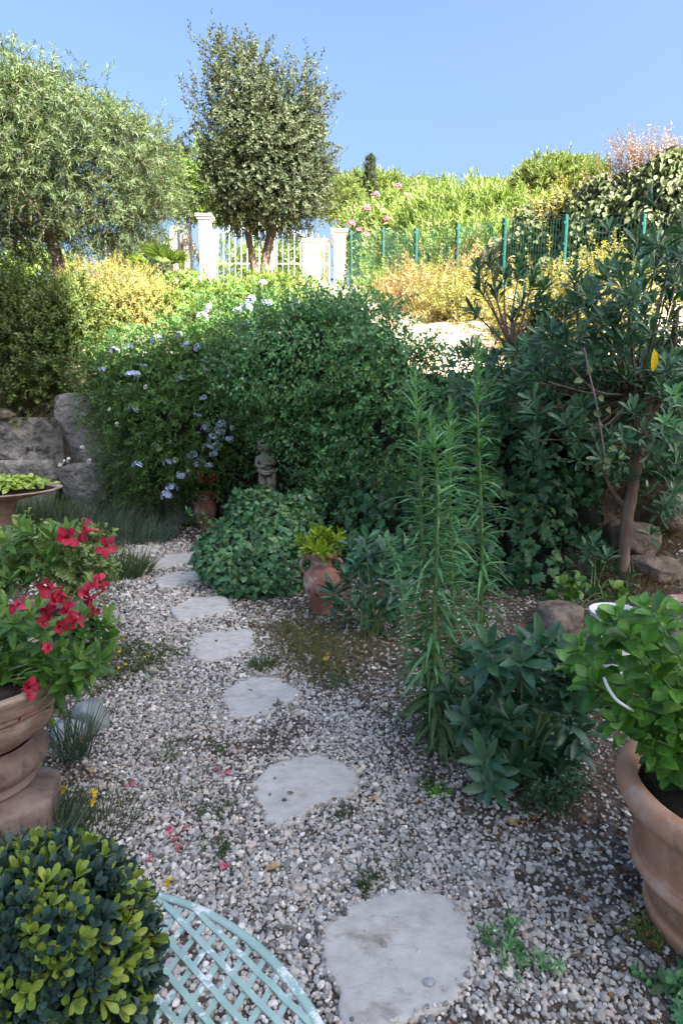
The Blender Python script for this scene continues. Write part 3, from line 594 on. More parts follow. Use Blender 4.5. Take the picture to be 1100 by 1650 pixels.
# white glazed pot and a strip of white plastic in the right hand planting
c = at(992, 985, 3.25); t = thing('white_pot', 'white glazed pot with dark speckles, half hidden by bright green leaves', 'pot', (c[0], c[1], 0)); zt = c[2]
b = MB(); lathe(b, smooth_prof([(.1, .0), (.115, zt * .3), (.13, zt * .75), (.145, zt * .97), (.15, zt), (.14, zt), (.128, zt - .06)], 40), c[0], c[1], 64); b.build('body', M['white_pot'], t)
b = MB(); lathe(b, [(.13, zt - .05), (.07, zt - .045), (.003, zt - .04)], c[0], c[1], 32); b.build('soil', M['soil'], t)
b = MB(); tube(b, curve_pts([at(972, 1092, 1.5), at(980, 1110, 1.47), at(993, 1128, 1.45), at(1010, 1140, 1.45), at(1022, 1148, 1.5), at(1040, 1170, 1.6)], 26), .0042, 10)
tag(b.build('plastic_strip', M['white_plastic']), 'curved white plastic strip among the bright green pot leaves', 'strip')

# stone putto on its pedestal
sc_ = at(429, 800, 6.35); sx, sy, sz = sc_; st = thing('statue', 'weathered stone cherub statue in the dark hollow under the ivy', 'statue', (sx, sy, 0))
b = MB(); box(b, (sx, sy, (sz - .02) / 2), (.26, .26, sz - .02)); box(b, (sx, sy, sz - .01), (.31, .31, .04)); b.build('pedestal', M['statue'], st, False)
def skin_body(name, joints, edges, mat, parent, sub_=2, root=0):
    me = bpy.data.meshes.new(name); me.from_pydata([j[0] for j in joints], edges, []); me.update()
    o = bpy.data.objects.new(name, me); C.objects.link(o)
    sk = o.modifiers.new('skin', 'SKIN'); sk.use_smooth_shade = True; sk.branch_smoothing = .4
    if not me.skin_vertices: me.skin_vertices.new()
    for i, j in enumerate(joints):
        r = j[1]; me.skin_vertices[0].data[i].radius = (r, r) if np.isscalar(r) else r
    me.skin_vertices[0].data[root].use_root = True
    ss = o.modifiers.new('sub', 'SUBSURF'); ss.levels = ss.render_levels = sub_
    dg = bpy.context.evaluated_depsgraph_get(); m2 = bpy.data.meshes.new_from_object(o.evaluated_get(dg))
    bpy.data.objects.remove(o); o = bpy.data.objects.new(name, m2); C.objects.link(o); m2.materials.clear(); m2.materials.append(mat); o.parent = parent
    return o
q = .62 / 1.0
J = lambda x, y, z, r: ((x * q, y * q, sz + z * q), np.multiply(r, q) if not np.isscalar(r) else r * q)
joints = [J(0, 0, .44, .115), J(.005, 0, .56, .105), J(.0, 0, .68, .11), J(-.005, -.01, .77, .06), J(-.02, -.02, .85, .105), J(-.025, -.02, .95, .09),
          J(.07, -.02, .36, .085), J(.06, -.07, .2, .062), J(.07, -.01, .05, .045), J(.08, -.09, .025, .035),
          J(-.065, -.02, .37, .09), J(-.045, -.1, .22, .066), J(.02, -.03, .1, .044), J(.02, -.1, .03, .033),
          J(.13, -.01, .71, .05), J(.16, -.06, .58, .042), J(.06, -.14, .6, .035), J(.0, -.15, .62, .034),
          J(-.13, -.01, .7, .05), J(-.16, -.05, .56, .042), J(-.07, -.13, .54, .036), J(0.0, -.14, .54, .034)]
edges = [(0, 1), (1, 2), (2, 3), (3, 4), (4, 5), (0, 6), (6, 7), (7, 8), (8, 9), (0, 10), (10, 11), (11, 12), (12, 13), (2, 14), (14, 15), (15, 16), (16, 17), (2, 18), (18, 19), (19, 20), (20, 21)]
bd = skin_body('body', joints, edges, M['statue'], st)
bd.location = (0, 0, -0.0)
for v in bd.data.vertices: v.co = (v.co[0], v.co[1], v.co[2])
b = MB(); g = np.random.default_rng(4); hc = np.array([sx - .022 * q, sy - .015 * q, sz + .9 * q])
for _ in range(90):
    d = unit(g.normal(size=3)); d[1] = d[1] if d[1] > -.25 or d[2] > .45 else -d[1]; d[2] = d[2] if d[2] > -.5 else -d[2]
    V, F = ICO[2]; b.add(hc + unit(d) * .088 * q * np.array([1, 1, 1.1]) + V * .026 * q * (1 + .2 * g.normal()), [F])
b.build('curly_hair', M['statue'], st)
b = MB(); rp = []
for i, a_ in enumerate(np.linspace(-2.6, .6, 30)): rp.append((sx + .135 * q * math.cos(a_) * 1.05, sy + .14 * q * math.sin(a_), sz + (.5 + .05 * math.sin(a_ * 1.3)) * q))
tube(b, rp, .03 * q, 8, rough=.2); tube(b, [(p_[0], p_[1] - .005, p_[2] - .035 * q) for p_ in rp], .026 * q, 8, rough=.25)
tube(b, curve_pts([(sx + .14 * q, sy - .02, sz + .48 * q), (sx + .15 * q, sy - .03, sz + .3 * q), (sx + .12 * q, sy + .02, sz + .06 * q)], 14), [.05 * q] * 14, 8, rough=.2)
b.build('drapery', M['statue'], st)
b = MB(); face = np.array([sx - .022 * q, sy - .02 * q, sz + .875 * q])
tube(b, [face + (0, -.1 * q, .02 * q), face + (0, -.122 * q, -.012 * q)], [.012 * q, .02 * q], 8)
for s in (-1, 1):
    V, F = ICO[2]; b.add(face + np.array([s * .042 * q, -.092 * q, .015 * q]) + V * .016 * q, [F]); b.add(face + np.array([s * .05 * q, -.085 * q, -.03 * q]) + V * .03 * q, [F]); b.add(face + np.array([s * .105 * q, .0, 0]) + V * np.array([.014, .02, .03]) * q, [F])
b.add(face + np.array([0, -.098 * q, -.045 * q]) + V * np.array([.026, .012, .009]) * q, [F]); b.build('face', M['statue'], st)

# round lattice table
tc, TR, TZ = np.array([-.47, .43]), .52, .72
tb = thing('lattice_table', 'round pale green metal garden table with a strip lattice top and chipped white paint', 'table', (*tc, 0))
b = MB(); W_, S_ = .0098, .0325
for fam, (ang, z) in enumerate(((R(-42), TZ - .003), (R(66), TZ - .006))):
    d = np.array([math.cos(ang), math.sin(ang)]); nrm = np.array([-d[1], d[0]])
    for o in np.arange(-TR + .03, TR - .02, S_):
        hl = math.sqrt(max((TR - .012) ** 2 - o * o, 0))
        if hl < .04: continue
        c2 = tc + nrm * (o + .002 * rng.normal()); n = 24; s = np.linspace(-hl, hl, n); zz = z + .0012 * np.sin(s / S_ * math.pi + fam * 1.57 + o / S_ * 3.14)
        V = np.concatenate([np.c_[c2 + s[:, None] * d + nrm * k * W_ / 2, zz + dz] for k, dz in ((-1, -.001), (-1, .001), (1, .001), (1, -.001))])
        F = [(k * n + i, k * n + i + 1, ((k + 1) % 4) * n + i + 1, ((k + 1) % 4) * n + i) for k in range(4) for i in range(n - 1)] + [(0, n, 2 * n, 3 * n), (n - 1, 4 * n - 1, 3 * n - 1, 2 * n - 1)]
        b.add(V, [np.array(F)])
b.build('lattice_top', M['table'], tb, False)
b = MB(); lathe(b, [(TR - .015, TZ - .002), (TR - .013, TZ + .0005), (TR - .008, TZ + .0005), (TR, TZ - .002), (TR + .002, TZ - .012), (TR - .003, TZ - .018), (TR - .008, TZ - .012), (TR - .01, TZ - .0035), (TR - .015, TZ - .0045)], *tc, 160); b.f = b.f[:1]; b.build('rim_band', M['table'], tb)
for k in range(3):
    a_ = k * 2.094 + .5; pts = [(tc[0] + r * math.cos(a_), tc[1] + r * math.sin(a_), z) for r, z in ((.47, TZ - .012), (.42, .66), (.18, .5), (.12, .35), (.22, .16), (.4, .012))]
    b = MB(); tube(b, curve_pts(pts, 26), .011, 8); b.build('leg', M['table'], tb)
b = MB(); tube(b, [(tc[0] + .135 * math.cos(a_), tc[1] + .135 * math.sin(a_), .36) for a_ in np.linspace(0, 6.283, 40)], .007, 6, caps=False); b.build('brace_ring', M['table'], tb)

# topiary ball standing on the table
bc, br = np.array([-.405, .635, .875]), .15
tp = thing('topiary_ball', 'round boxwood topiary ball with dark and lime tipped leaves on the lattice table', 'topiary', (bc[0], bc[1], TZ))
V, F = ICO[4]; b = MB(); b.add(bc + V * (br * .86), [F]); b.build('core', M['core'], tp)
b = MB(); lathe(b, [(.045, TZ + .001), (.06, TZ + .003), (.066, TZ + .03), (.05, TZ + .03)], bc[0], bc[1], 32); b.build('base', M['black_iron'], tp)
nc = 1400; i_ = np.arange(nc) + .5; ph = np.arccos(1 - 2 * i_ / nc); th = i_ * 2.39996
Nn = np.c_[np.cos(th) * np.sin(ph), np.sin(th) * np.sin(ph), np.cos(ph)]; Nn = unit(Nn + rng.normal(size=(nc, 3)) * .05)
lum = .3 * snoise(Nn, 5, 2) + .45 * snoise(Nn, 14, 5) + .8 * rng.normal(size=nc)
for sel, mat, nm, k in ((lum <= .15, 'box_dark', 'dark_leaves', 10), (lum > .15, 'box_lime', 'lime_leaves', 9)):
    Q = Nn[sel]; n = len(Q); X, Yv = perp(Q); lb = MB()
    base = bc + Q * (br * rnd(n, .78, .93))[:, None]
    al = (np.arange(k)[None] * 2.4 + rnd((n, 1), 0, 6.28)); tilt = np.linspace(1.25, .25, k)[None] + rng.normal(size=(n, k)) * .12
    rad = X[:, None] * np.cos(al)[..., None] + Yv[:, None] * np.sin(al)[..., None]
    D = Q[:, None] * np.cos(tilt)[..., None] + rad * np.sin(tilt)[..., None]; N = Q[:, None] * np.sin(tilt)[..., None] - rad * np.cos(tilt)[..., None]
    P = base[:, None] + Q[:, None] * np.linspace(0, .018, k)[None, :, None] + rad * .002
    leaves(lb, P.reshape(-1, 3), D.reshape(-1, 3), N.reshape(-1, 3), rnd(n * k, .016, .023), rnd(n * k, .0085, .0115), T_OB, .12, np.clip(np.tile(np.linspace(.1, .8, k), n) + rng.normal(size=n * k) * .18, 0, 1))
    lb.build(nm, M[mat], tp)

# ------------------------------------------------------------------ gate, pillars, fence on the upper level
GY_ = 17.6
def pillar(px0, px1, ptop, lab):
    a, c = at(px0, ptop, GY_), at(px1, ptop, GY_); w = c[0] - a[0]; x = (a[0] + c[0]) / 2; z0 = float(gz(x, GY_)) - .2
    t = thing('gate_pillar', lab, 'pillar', (x, GY_, z0), 'white pillars of the garden gate')
    b = MB(); box(b, (x, GY_, (z0 + a[2] - .14) / 2), (w * .62, w * .62, a[2] - .14 - z0)); b.build('shaft', M['white_wall'], t, False)
    b = MB(); box(b, (x, GY_, a[2] - .11), (w * .76, w * .76, .06)); box(b, (x, GY_, a[2] - .045), (w * .9, w * .9, .07)); b.build('cap', M['white_wall'], t, False)
pillar(316, 345, 347, 'white gate pillar on the left, with a flat stepped cap'); pillar(532, 562, 372, 'white gate pillar on the right, against the green fence')
gt = thing('iron_gate', 'white wrought iron double gate with scalloped top and thin upright bars', 'gate', at(440, 450, GY_))
for pts, xs in (([(347, 373), (370, 374), (395, 368), (420, 366), (438, 374)], np.arange(351, 438, 9.5)), ([(442, 374), (460, 370), (480, 376), (505, 387), (531, 394)], np.arange(446, 531, 9.5))):
    b = MB(); cv = curve_pts([at(x, y, GY_) for x, y in pts], 24); tube(b, cv, .03, 8)
    px = np.array([p_[0] for p_ in pts]); tube(b, [at(px[0], 458, GY_), at(px[-1], 458, GY_)], .025, 6); tube(b, [at(px[0], 425, GY_), at(px[-1], 425, GY_)], .016, 6)
    for x in xs:
        yt = np.interp(x, px, [p_[1] for p_ in pts]); top = at(x, yt - 9, GY_); tube(b, [at(x, 458, GY_), top, top + (0, 0, .06)], [.013, .013, .002], 6)
    for x, y in (pts[0], pts[-1]): tube(b, [at(x, 462, GY_), at(x, y - 3, GY_)], .028, 6)
    b.build('gate_leaf', M['white_iron'], gt)
a_, c_ = at(488, 392, 18), at(532, 470, 18); t = thing('garden_wall', 'cream rendered wall seen through the right gate leaf', 'wall', ((a_[0] + c_[0]) / 2, 18, 4.6))
b = MB(); box(b, ((a_[0] + c_[0]) / 2, 18, (a_[2] + 4.2) / 2), (abs(c_[0] - a_[0]), .3, a_[2] - 4.2)); b.build('wall_face', M['cream_wall'], t, False)
b = MB(); box(b, ((a_[0] + c_[0]) / 2, 18, a_[2] + .04), (abs(c_[0] - a_[0]) + .1, .4, .08)); b.build('coping', M['white_wall'], t, False)
for px, w, top, lab, sd in ((282, 19, 362, 'tall round-topped upright stone left of the black posts', 71), (297, 13, 366, 'narrow upright stone between the two black posts', 72)):
    p0, p1 = at(px, top, 13.2), at(px, 460, 13.2); b = MB(); rock(b, (p0 + p1) / 2 + (0, .1, 0), (w * mpp(13.2), .16, p0[2] - p1[2]), sd, 4, .05, 4, 0, 2); tag(b.build('upright_stone', M['upright_stone']), lab, 'upright stone', 'upright stones beside the gate')
for px, top, lab in ((289.5, 372, 'black iron post with a sloping arm between the stones'), (308, 351, 'taller plain black iron post left of the white pillar')):
    t = thing('iron_post', lab, 'post', at(px, 460, 12.9)); b = MB(); box(b, (at(px, top, 12.9) + at(px, 462, 12.9)) / 2, (.05, .05, at(px, top, 12.9)[2] - at(px, 462, 12.9)[2])); b.build('shaft', M['black_iron'], t, False)
    b = MB(); box(b, at(px, top - .8, 12.9), (.07, .07, .025)); b.build('cap', M['black_iron'], t, False)
    if top == 372: b = MB(); bar(b, at(290, 376, 12.9), at(306, 360, 12.88), .03); b.build('arm', M['black_iron'], t)

posts = [(565, 372, 14.7), (617, 366, 13.6), (670, 368, 12.5), (737, 361, 11.4), (813, 352, 10.3), (911, 346, 9.1), (1036, 345, 8.0), (1196, 345, 6.95)]
fn = thing('mesh_fence', 'dark green welded wire mesh fence on square posts along the sunlit bank', 'fence', at(670, 450, 12.5))
tops = [at(x, y, Y) for x, y, Y in posts]; bots = []
for p_ in tops:
    z0 = float(gz(p_[0], p_[1])); bots.append(np.array([p_[0], p_[1], z0])); b = MB(); box(b, (p_[0], p_[1], (p_[2] + z0 - .2) / 2), (.055, .055, p_[2] - z0 + .2), .5); 
    for k in range(7): box(b, (p_[0] - .02, p_[1] - .03, z0 + (p_[2] - z0) * (k + .6) / 7), (.05, .03, .035), .5)
    b.build('post', M['fence_green'], fn, False)
for i in range(len(tops) - 1):
    b = MB(); A0, A1, B0, B1 = bots[i] + (0, 0, .05), tops[i] - (0, 0, .05), bots[i + 1] + (0, 0, .05), tops[i + 1] - (0, 0, .05)
    for s in np.linspace(0, 1, 24)[1:-1]: bar(b, A0 + (B0 - A0) * s, A1 + (B1 - A1) * s, .0055, seg=3)
    for s in np.linspace(0, 1, 9):
        bar(b, A0 + (A1 - A0) * s, B0 + (B1 - B0) * s, .0065, seg=3)
        if i_ is not None and s in (0, .5, 1): bar(b, A0 + (A1 - A0) * s + (0, -.02, .05), B0 + (B1 - B0) * s + (0, -.02, .05), .0065, seg=3)
    b.build('mesh_panel', M['fence_mesh'], fn, False)
# ------------------------------------------------------------------ plants
def plant(nm, lab, cat, loc, group=None):
    return thing(nm, lab, cat, loc, group)
def trunk(par, lists, mat='bark', nm='trunk', seg=9):
    b = MB()
    for pts, r0, r1 in lists:
        cv = curve_pts(pts, max(8, 5 * len(pts))); tube(b, cv, np.linspace(r0, r1, len(cv)), seg, rough=.06)
    return b.build(nm, M[mat], par)
def limbs(p0, targets, r0, r1, k=.35):
    out = []
    for q_ in targets:
        m_ = p0 + (q_ - p0) * .5 + rng.normal(size=3) * k * .3 + np.array([0, 0, .12 * np.linalg.norm(q_ - p0)]); out.append(([p0, m_, q_], r0, r1))
    return out

# ---- left feathery tree
E = [ell(60, 270, 11, 140, 105), ell(190, 295, 11, 82, 92), ell(15, 205, 11, 88, 92), ell(120, 235, 11, 72, 70), ell(240, 300, 11, 34, 42), ell(-70, 290, 11, 110, 180), ell(205, 372, 11, 42, 30), ell(150, 372, 11, 55, 30), ell(20, 355, 11.3, 60, 20)]
t = plant('feathery_tree', 'large feathery pale green tree with narrow leaves at the left', 'tree', at(90, 480, 11))
L_, T_ = MB(), MB()
pc_ = crown(L_, T_, E, 720, 8, 17, .4, .088, .017, T_RH, up=.15, sag=.35, ang=.7, cr=.16, shell=.55, droop=.25, twr=.005)
topE = [ell(10, 120, 11, 24, 20), ell(60, 150, 11, 36, 16), ell(105, 165, 11, 20, 18), ell(190, 205, 11, 40, 22), ell(230, 225, 11, 20, 24), ell(245, 255, 11, 30, 26)]
crown(L_, T_, topE, 40, 5, 18, .5, .085, .015, T_RH, up=1.0, sag=.25, ang=.7, cr=.1, droop=.25, shell=.2, twr=.004)
L_.build('crown', M['willow'], t); T_.build('twigs', M['twig'], t)
p0 = at(88, 470, 11); f = at(85, 390, 11)
tg = [at(x, y, 11 + rng.normal() * .5) for x, y in ((0, 330), (30, 300), (60, 250), (110, 280), (150, 330), (190, 320), (230, 350), (-50, 350), (10, 400), (120, 360))]
trunk(t, [([p0, (p0 + f) / 2 + (.1, 0, 0), f], .13, .1)] + limbs(f, tg, .07, .012))

# ---- holm oak
E = [ell(430, 272, 13, 83, 82), ell(393, 220, 13, 63, 84), ell(459, 225, 13, 58, 70), ell(398, 159, 13, 50, 43), ell(466, 310, 13, 56, 51), ell(370, 296, 13, 38, 54), ell(430, 323, 13, 70, 43), ell(493, 270, 13, 27, 46)]
t = plant('holm_oak', 'upright round-crowned holm oak with grey green leaves on two trunks before the gate', 'tree', at(415, 440, 13))
L_, T_ = MB(), MB()
crown(L_, T_, E, 620, 10, 13, .3, .066, .031, T_RH, up=.25, sag=.05, cr=.13, shell=.5, droop=.1)
topE = [ell(343, 81, 13, 11, 24), ell(352, 112, 13, 18, 23), ell(377, 99, 13, 20, 20), ell(404, 107, 13, 14, 26), ell(450, 134, 13, 14, 26), ell(498, 140, 13, 18, 24), ell(473, 154, 13, 27, 23), ell(516, 168, 13, 14, 13), ell(311, 190, 13, 20, 13), ell(309, 216, 13, 13, 20), ell(521, 220, 13, 20, 28), ell(534, 258, 13, 13, 19), ell(329, 164, 13, 18, 23)]
crown(L_, T_, topE, 120, 3, 13, .42, .062, .028, T_RH, up=.9, sag=.02, cr=.09, droop=.1, shell=.2)
L_.build('crown', M['oak'], t); T_.build('twigs', M['twig'], t)
trunk(t, [([at(416, 470, 13), at(407, 415, 13), at(400, 380, 13), at(395, 330, 13)], .085, .06), ([at(424, 470, 13), at(430, 410, 13), at(437, 375, 13), at(440, 320, 13)], .11, .075)] + limbs(at(395, 330, 13), [at(*p_, 13) for p_ in ((350, 270), (380, 200), (370, 120))], .06, .01) + limbs(at(440, 320, 13), [at(*p_, 13) for p_ in ((420, 200), (470, 180), (500, 260), (450, 110))], .07, .01))

# ---- umbrella pines and far trees
def pine(lab, px, py, Y, rx, ry, base_y, tpx=None, mat='pine', n=230, per=11, nl=12, lean=0):
    E = [ell(px, py + ry * .25, Y, rx * .95, ry * .75), ell(px - rx * .35, py, Y, rx * .6, ry * .85), ell(px + rx * .3, py + ry * .05, Y, rx * .65, ry * .85), ell(px, py - ry * .2, Y, rx * .55, ry * .75)]
    b0 = at(tpx or px, base_y, Y); b0[2] = min(b0[2], float(gz(b0[0], b0[1])))
    t = plant('umbrella_pine', lab, 'tree', b0, 'umbrella pines beyond the garden'); L_ = MB(); m_ = mpp(Y)
    crown(L_, None, E, n, per, nl, rx * .13 * m_, rx * .085 * m_, rx * .017 * m_, T_RH, up=.5, sag=0, ang=.5, cr=rx * .06 * m_, shell=.75, droop=0)
    L_.build('crown', M[mat], t)
    top = at(px, py + ry * .4, Y); mid = (b0 + top) / 2 + (rx * .1 * m_, 0, 0)
    trunk(t, [([b0, mid, top], .05 * rx * m_, .03 * rx * m_)] + limbs(top - (0, 0, ry * .5 * m_), [at(px + dx * rx, py + ry * .2, Y) for dx in (-.65, -.3, .3, .65)], .025 * rx * m_, .01 * rx * m_))
pine('big domed umbrella pine standing above the hedge at the right skyline', 905, 297, 45, 74, 33, 430, n=380)
pine('wide low pine behind the cypress on the skyline', 600, 312, 52, 68, 24, 430)
pine('pine crown next to the holm oak on the skyline', 545, 322, 42, 40, 34, 430, mat='pine')
pine('low pine crown at the middle of the skyline above the reeds', 690, 312, 55, 50, 18, 430)
pine('flat pine crown left of the big domed pine', 800, 318, 58, 60, 18, 430)
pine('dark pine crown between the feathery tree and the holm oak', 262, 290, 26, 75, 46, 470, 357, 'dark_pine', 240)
pine('dark pine with bare crooked branches behind the gate', 322, 330, 24, 50, 26, 460, 352, 'dark_pine', 120)
E = [ell(596, 303, 48, 7, 20), ell(596, 283, 48, 5, 22), ell(597, 270, 48, 3, 14), ell(598, 318, 48, 8, 22)]
t = plant('cypress', 'slender dark cypress rising from the skyline left of the reeds', 'tree', at(597, 430, 48)); L_ = MB()
crown(L_, None, E, 130, 8, 9, .32, .2, .06, T_RH, up=1.6, out=.4, ang=.4, cr=.08, sag=0, shell=.6); L_.build('crown', M['dark_pine'], t)
trunk(t, [([at(597, 430, 48), at(597, 340, 48)], .12, .08)])
E = [ell(333, 290, 20, 34, 40), ell(318, 310, 20, 30, 28), ell(350, 318, 20, 26, 22)]
t = plant('bright_bush_tree', 'yellow green leafy tree showing left of the holm oak crown', 'tree', at(335, 450, 20)); L_, T_ = MB(), MB()
crown(L_, T_, E, 130, 6, 9, .4, .12, .06, T_RH, up=.3, cr=.15); L_.build('crown', M['lush'], t); T_.build('twigs', M['twig'], t)
trunk(t, [([at(335, 450, 20), at(338, 380, 20), at(335, 320, 20)], .1, .05)])
# green masses beyond the gate, low on the slope
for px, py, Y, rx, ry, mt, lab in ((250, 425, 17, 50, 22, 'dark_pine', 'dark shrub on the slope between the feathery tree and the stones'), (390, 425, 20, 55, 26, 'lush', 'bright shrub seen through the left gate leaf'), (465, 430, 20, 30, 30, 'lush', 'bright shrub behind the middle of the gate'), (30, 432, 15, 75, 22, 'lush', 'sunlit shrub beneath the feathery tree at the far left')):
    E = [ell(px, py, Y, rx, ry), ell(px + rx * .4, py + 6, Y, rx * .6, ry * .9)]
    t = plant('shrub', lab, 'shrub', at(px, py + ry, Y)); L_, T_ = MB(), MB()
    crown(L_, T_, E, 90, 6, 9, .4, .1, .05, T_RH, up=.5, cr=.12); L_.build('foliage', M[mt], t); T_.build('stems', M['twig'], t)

# ---- plants behind the fence
E = [ell(600, 390, 18.8, 46, 40), ell(640, 368, 18.8, 50, 38), ell(600, 415, 18.6, 34, 40), ell(655, 405, 16.5, 42, 40)]
t = plant('oleander', 'flowering oleander with pink blossom clusters behind the green fence', 'oleander', at(600, 460, 15.8)); L_, T_ = MB(), MB()
crown(L_, T_, E, 300, 5, 13, .5, .17, .036, T_RH, up=.9, ang=.6, cr=.12, sag=.05); L_.build('foliage', M['reed'], t); T_.build('stems', M['twig'], t)
PK = None
def floret_cluster(n, R_, pl, pw, npet=5):
    lb = MB(); d = rdir(n); d[:, 1] = -np.abs(d[:, 1]); d[:, 2] = np.abs(d[:, 2]) * .8 + d[:, 2] * .2; d = unit(d)
    base = d * R_ * rnd(n, .6, 1)[:, None]; X, Yv = perp(d)
    for k in range(npet):
        al = k * 6.283 / npet + rnd(n); rad = X * np.cos(al)[:, None] + Yv * np.sin(al)[:, None]
        leaves(lb, base, unit(rad + d * .35), d - rad * .35, pl * rnd(n, .8, 1.15), pw, T_OB, .1, np.clip(np.repeat(.5, n) + rng.normal(size=n) * .25, 0, 1))
    return lb
for x, y, s in ((626, 357, 1.25), (590, 338, .9), (565, 362, .9), (588, 380, .85), (655, 320, .95), (605, 315, .7), (640, 302, .6), (578, 372, .6), (663, 345, .5)):
    c = at(x, y, 17.9); o = floret_cluster(26, .17 * s, .07, .055).build('flower_cluster', M['pink'], None)
    o.parent = t; o.location = Vector(c) - Vector(t['_loc']); o.rotation_euler = (0, 0, rng.uniform(-.6, .6)); o.scale = (.85, .85, .75)
E = [ell(700, 378, 15.5, 50, 42), ell(760, 374, 15, 62, 42), ell(820, 384, 14, 52, 38), ell(730, 415, 14, 70, 36), ell(800, 415, 12.5, 55, 30), ell(850, 392, 14, 36, 28)]
t = plant('oleander_hedge', 'tall bright green oleander hedge without flowers behind the fence', 'hedge', at(760, 440, 14.5)); L_, T_ = MB(), MB()
crown(L_, T_, E, 620, 5, 16, .5, .16, .027, T_RH, up=1.2, ang=.5, cr=.12, sag=.03, out=.5); L_.build('foliage', M['reed'], t); T_.build('stems', M['twig'], t)
E = [ell(900, 385, 10.6, 75, 62), ell(980, 370, 9.8, 75, 75), ell(1060, 350, 9.2, 70, 85), ell(840, 415, 11.4, 52, 42), ell(1110, 380, 9, 60, 90), ell(960, 430, 9.8, 90, 40)]
t = plant('ivy_hedge', 'grey green ivy covered hedge spilling over the fence at the right', 'hedge', at(980, 460, 10)); L_, T_ = MB(), MB()
P, N = surf_points(E, 27000, .24, .18, 4); n = len(P)
leaves(L_, P, np.c_[rng.normal(size=(n, 2)) * .6, -.5 - rnd(n)], N * .8 + np.array([0, 0, .5]) + rdir(n) * .5, rnd(n, .055, .105), rnd(n, .05, .085), T_OV, .15)
L_.build('foliage', M['greyivy'], t); b = MB(); core(b, E, .84); b.build('stems', M['core'], t)  # last part is a solid dark hull added behind the leaves
E = [ell(1005, 285, 9.6, 18, 22), ell(1040, 280, 9.4, 26, 24), ell(1075, 285, 9.3, 24, 28), ell(1095, 300, 9.3, 25, 30), ell(925, 358, 10.2, 36, 20), ell(890, 362, 10.4, 24, 16)]
t = plant('dry_plume_shrub', 'dry pinkish plumed shrub on top of the ivy hedge at the right', 'shrub', at(1040, 330, 9.5)); L_, T_ = MB(), MB()
crown(L_, T_, E[:4], 60, 7, 14, .4, .05, .018, T_RH, up=1.0, cr=.08, sag=.1, twr=.004); L_.build('foliage', M['dry_pink'], t)
twigs(T_, np.array([at(1010, 300, 9.5), at(970, 300, 9.8), at(1003, 290, 9.5), at(925, 300, 10.2)]), unit(np.array([[.02, 0, 1], [-.25, 0, 1], [.1, 0, 1], [-.1, 0, 1.]])), [.95, .6, .5, .4], .006, 0); T_.build('stems', M['dry_twig'], t)
t = plant('dry_golden_shrub', 'straw coloured shrub between the oleander hedge and the ivy hedge', 'shrub', at(915, 345, 10.3)); L_, T_ = MB(), MB()
crown(L_, T_, E[4:], 70, 6, 12, .4, .06, .02, T_RH, up=.8, cr=.12, twr=.004); L_.build('foliage', M['golden'], t); T_.build('stems', M['dry_twig'], t)

# ---- golden and dry shrubs in front of the fence
def shrub(lab, ells_, mat, n, per, nl, spray, L, W, nm='shrub', cat='shrub', tm=T_RH, twmat='twig', up=.6, group=None, front=None, **kw):
    c, r = ells_[0]; z = float(gz(c[0], c[1])); t = plant(nm, lab, cat, (c[0], c[1], z), group); L_, T_ = MB(), MB()
    crown(L_, T_, ells_, n, per, nl, spray, L, W, tm, up=up, front=front, **kw); L_.build('foliage', M[mat], t)
    k = 26; c2 = np.array([ells_[i % len(ells_)][0] for i in range(k)]) + rng.normal(size=(k, 3)) * min(.12, .4 * r.mean()); b0 = np.c_[c[0] + rng.normal(size=k) * r[0] * .35, c[1] + rng.normal(size=k) * min(.15, .4 * r[1]), np.zeros(k)]; b0[:, 2] = gz(b0[:, 0], b0[:, 1]) - .03
    d = c2 - b0; ln = np.linalg.norm(d, axis=1); twigs(T_, b0, unit(d), ln * 1.05, min(.009, .02 * r.mean()), 0); T_.build('stems', M[twmat], t); return t
shrub('brownish golden round shrub at the foot of the corner fence post', [ell(665, 490, 11.3, 33, 34), ell(655, 505, 11.2, 28, 18)], 'dry', 90, 7, 13, .35, .05, .02, twmat='dry_twig', up=.9)
shrub('tallest dry golden shrub with brown tips, right of the round one', [ell(735, 495, 10.4, 42, 34), ell(765, 508, 10.2, 36, 20), ell(715, 506, 10.4, 30, 20)], 'golden', 130, 7, 13, .35, .05, .02, twmat='dry_twig', up=.9)
shrub('rusty brown dry shrub against the mesh fence', [ell(778, 440, 11, 26, 16), ell(765, 455, 10.9, 24, 14)], 'dry', 60, 7, 12, .32, .05, .02, twmat='dry_twig', up=.9)
shrub('yellow shrub in the sun behind the pittosporum branches', [ell(850, 520, 9.2, 50, 30), ell(900, 510, 8.8, 40, 28), ell(950, 475, 8.6, 38, 26), ell(1010, 490, 8.2, 55, 36)], 'golden', 190, 7, 13, .33, .05, .022, twmat='dry_twig', up=.8)
shrub('pale green bushy weeds along the fence foot right of the gate pillar', [ell(590, 480, 13.6, 32, 28), ell(630, 478, 13.0, 26, 26), ell(690, 470, 12, 40, 22)], 'lush', 90, 6, 12, .35, .07, .026, up=1., nm='fence_weeds', cat='weeds')

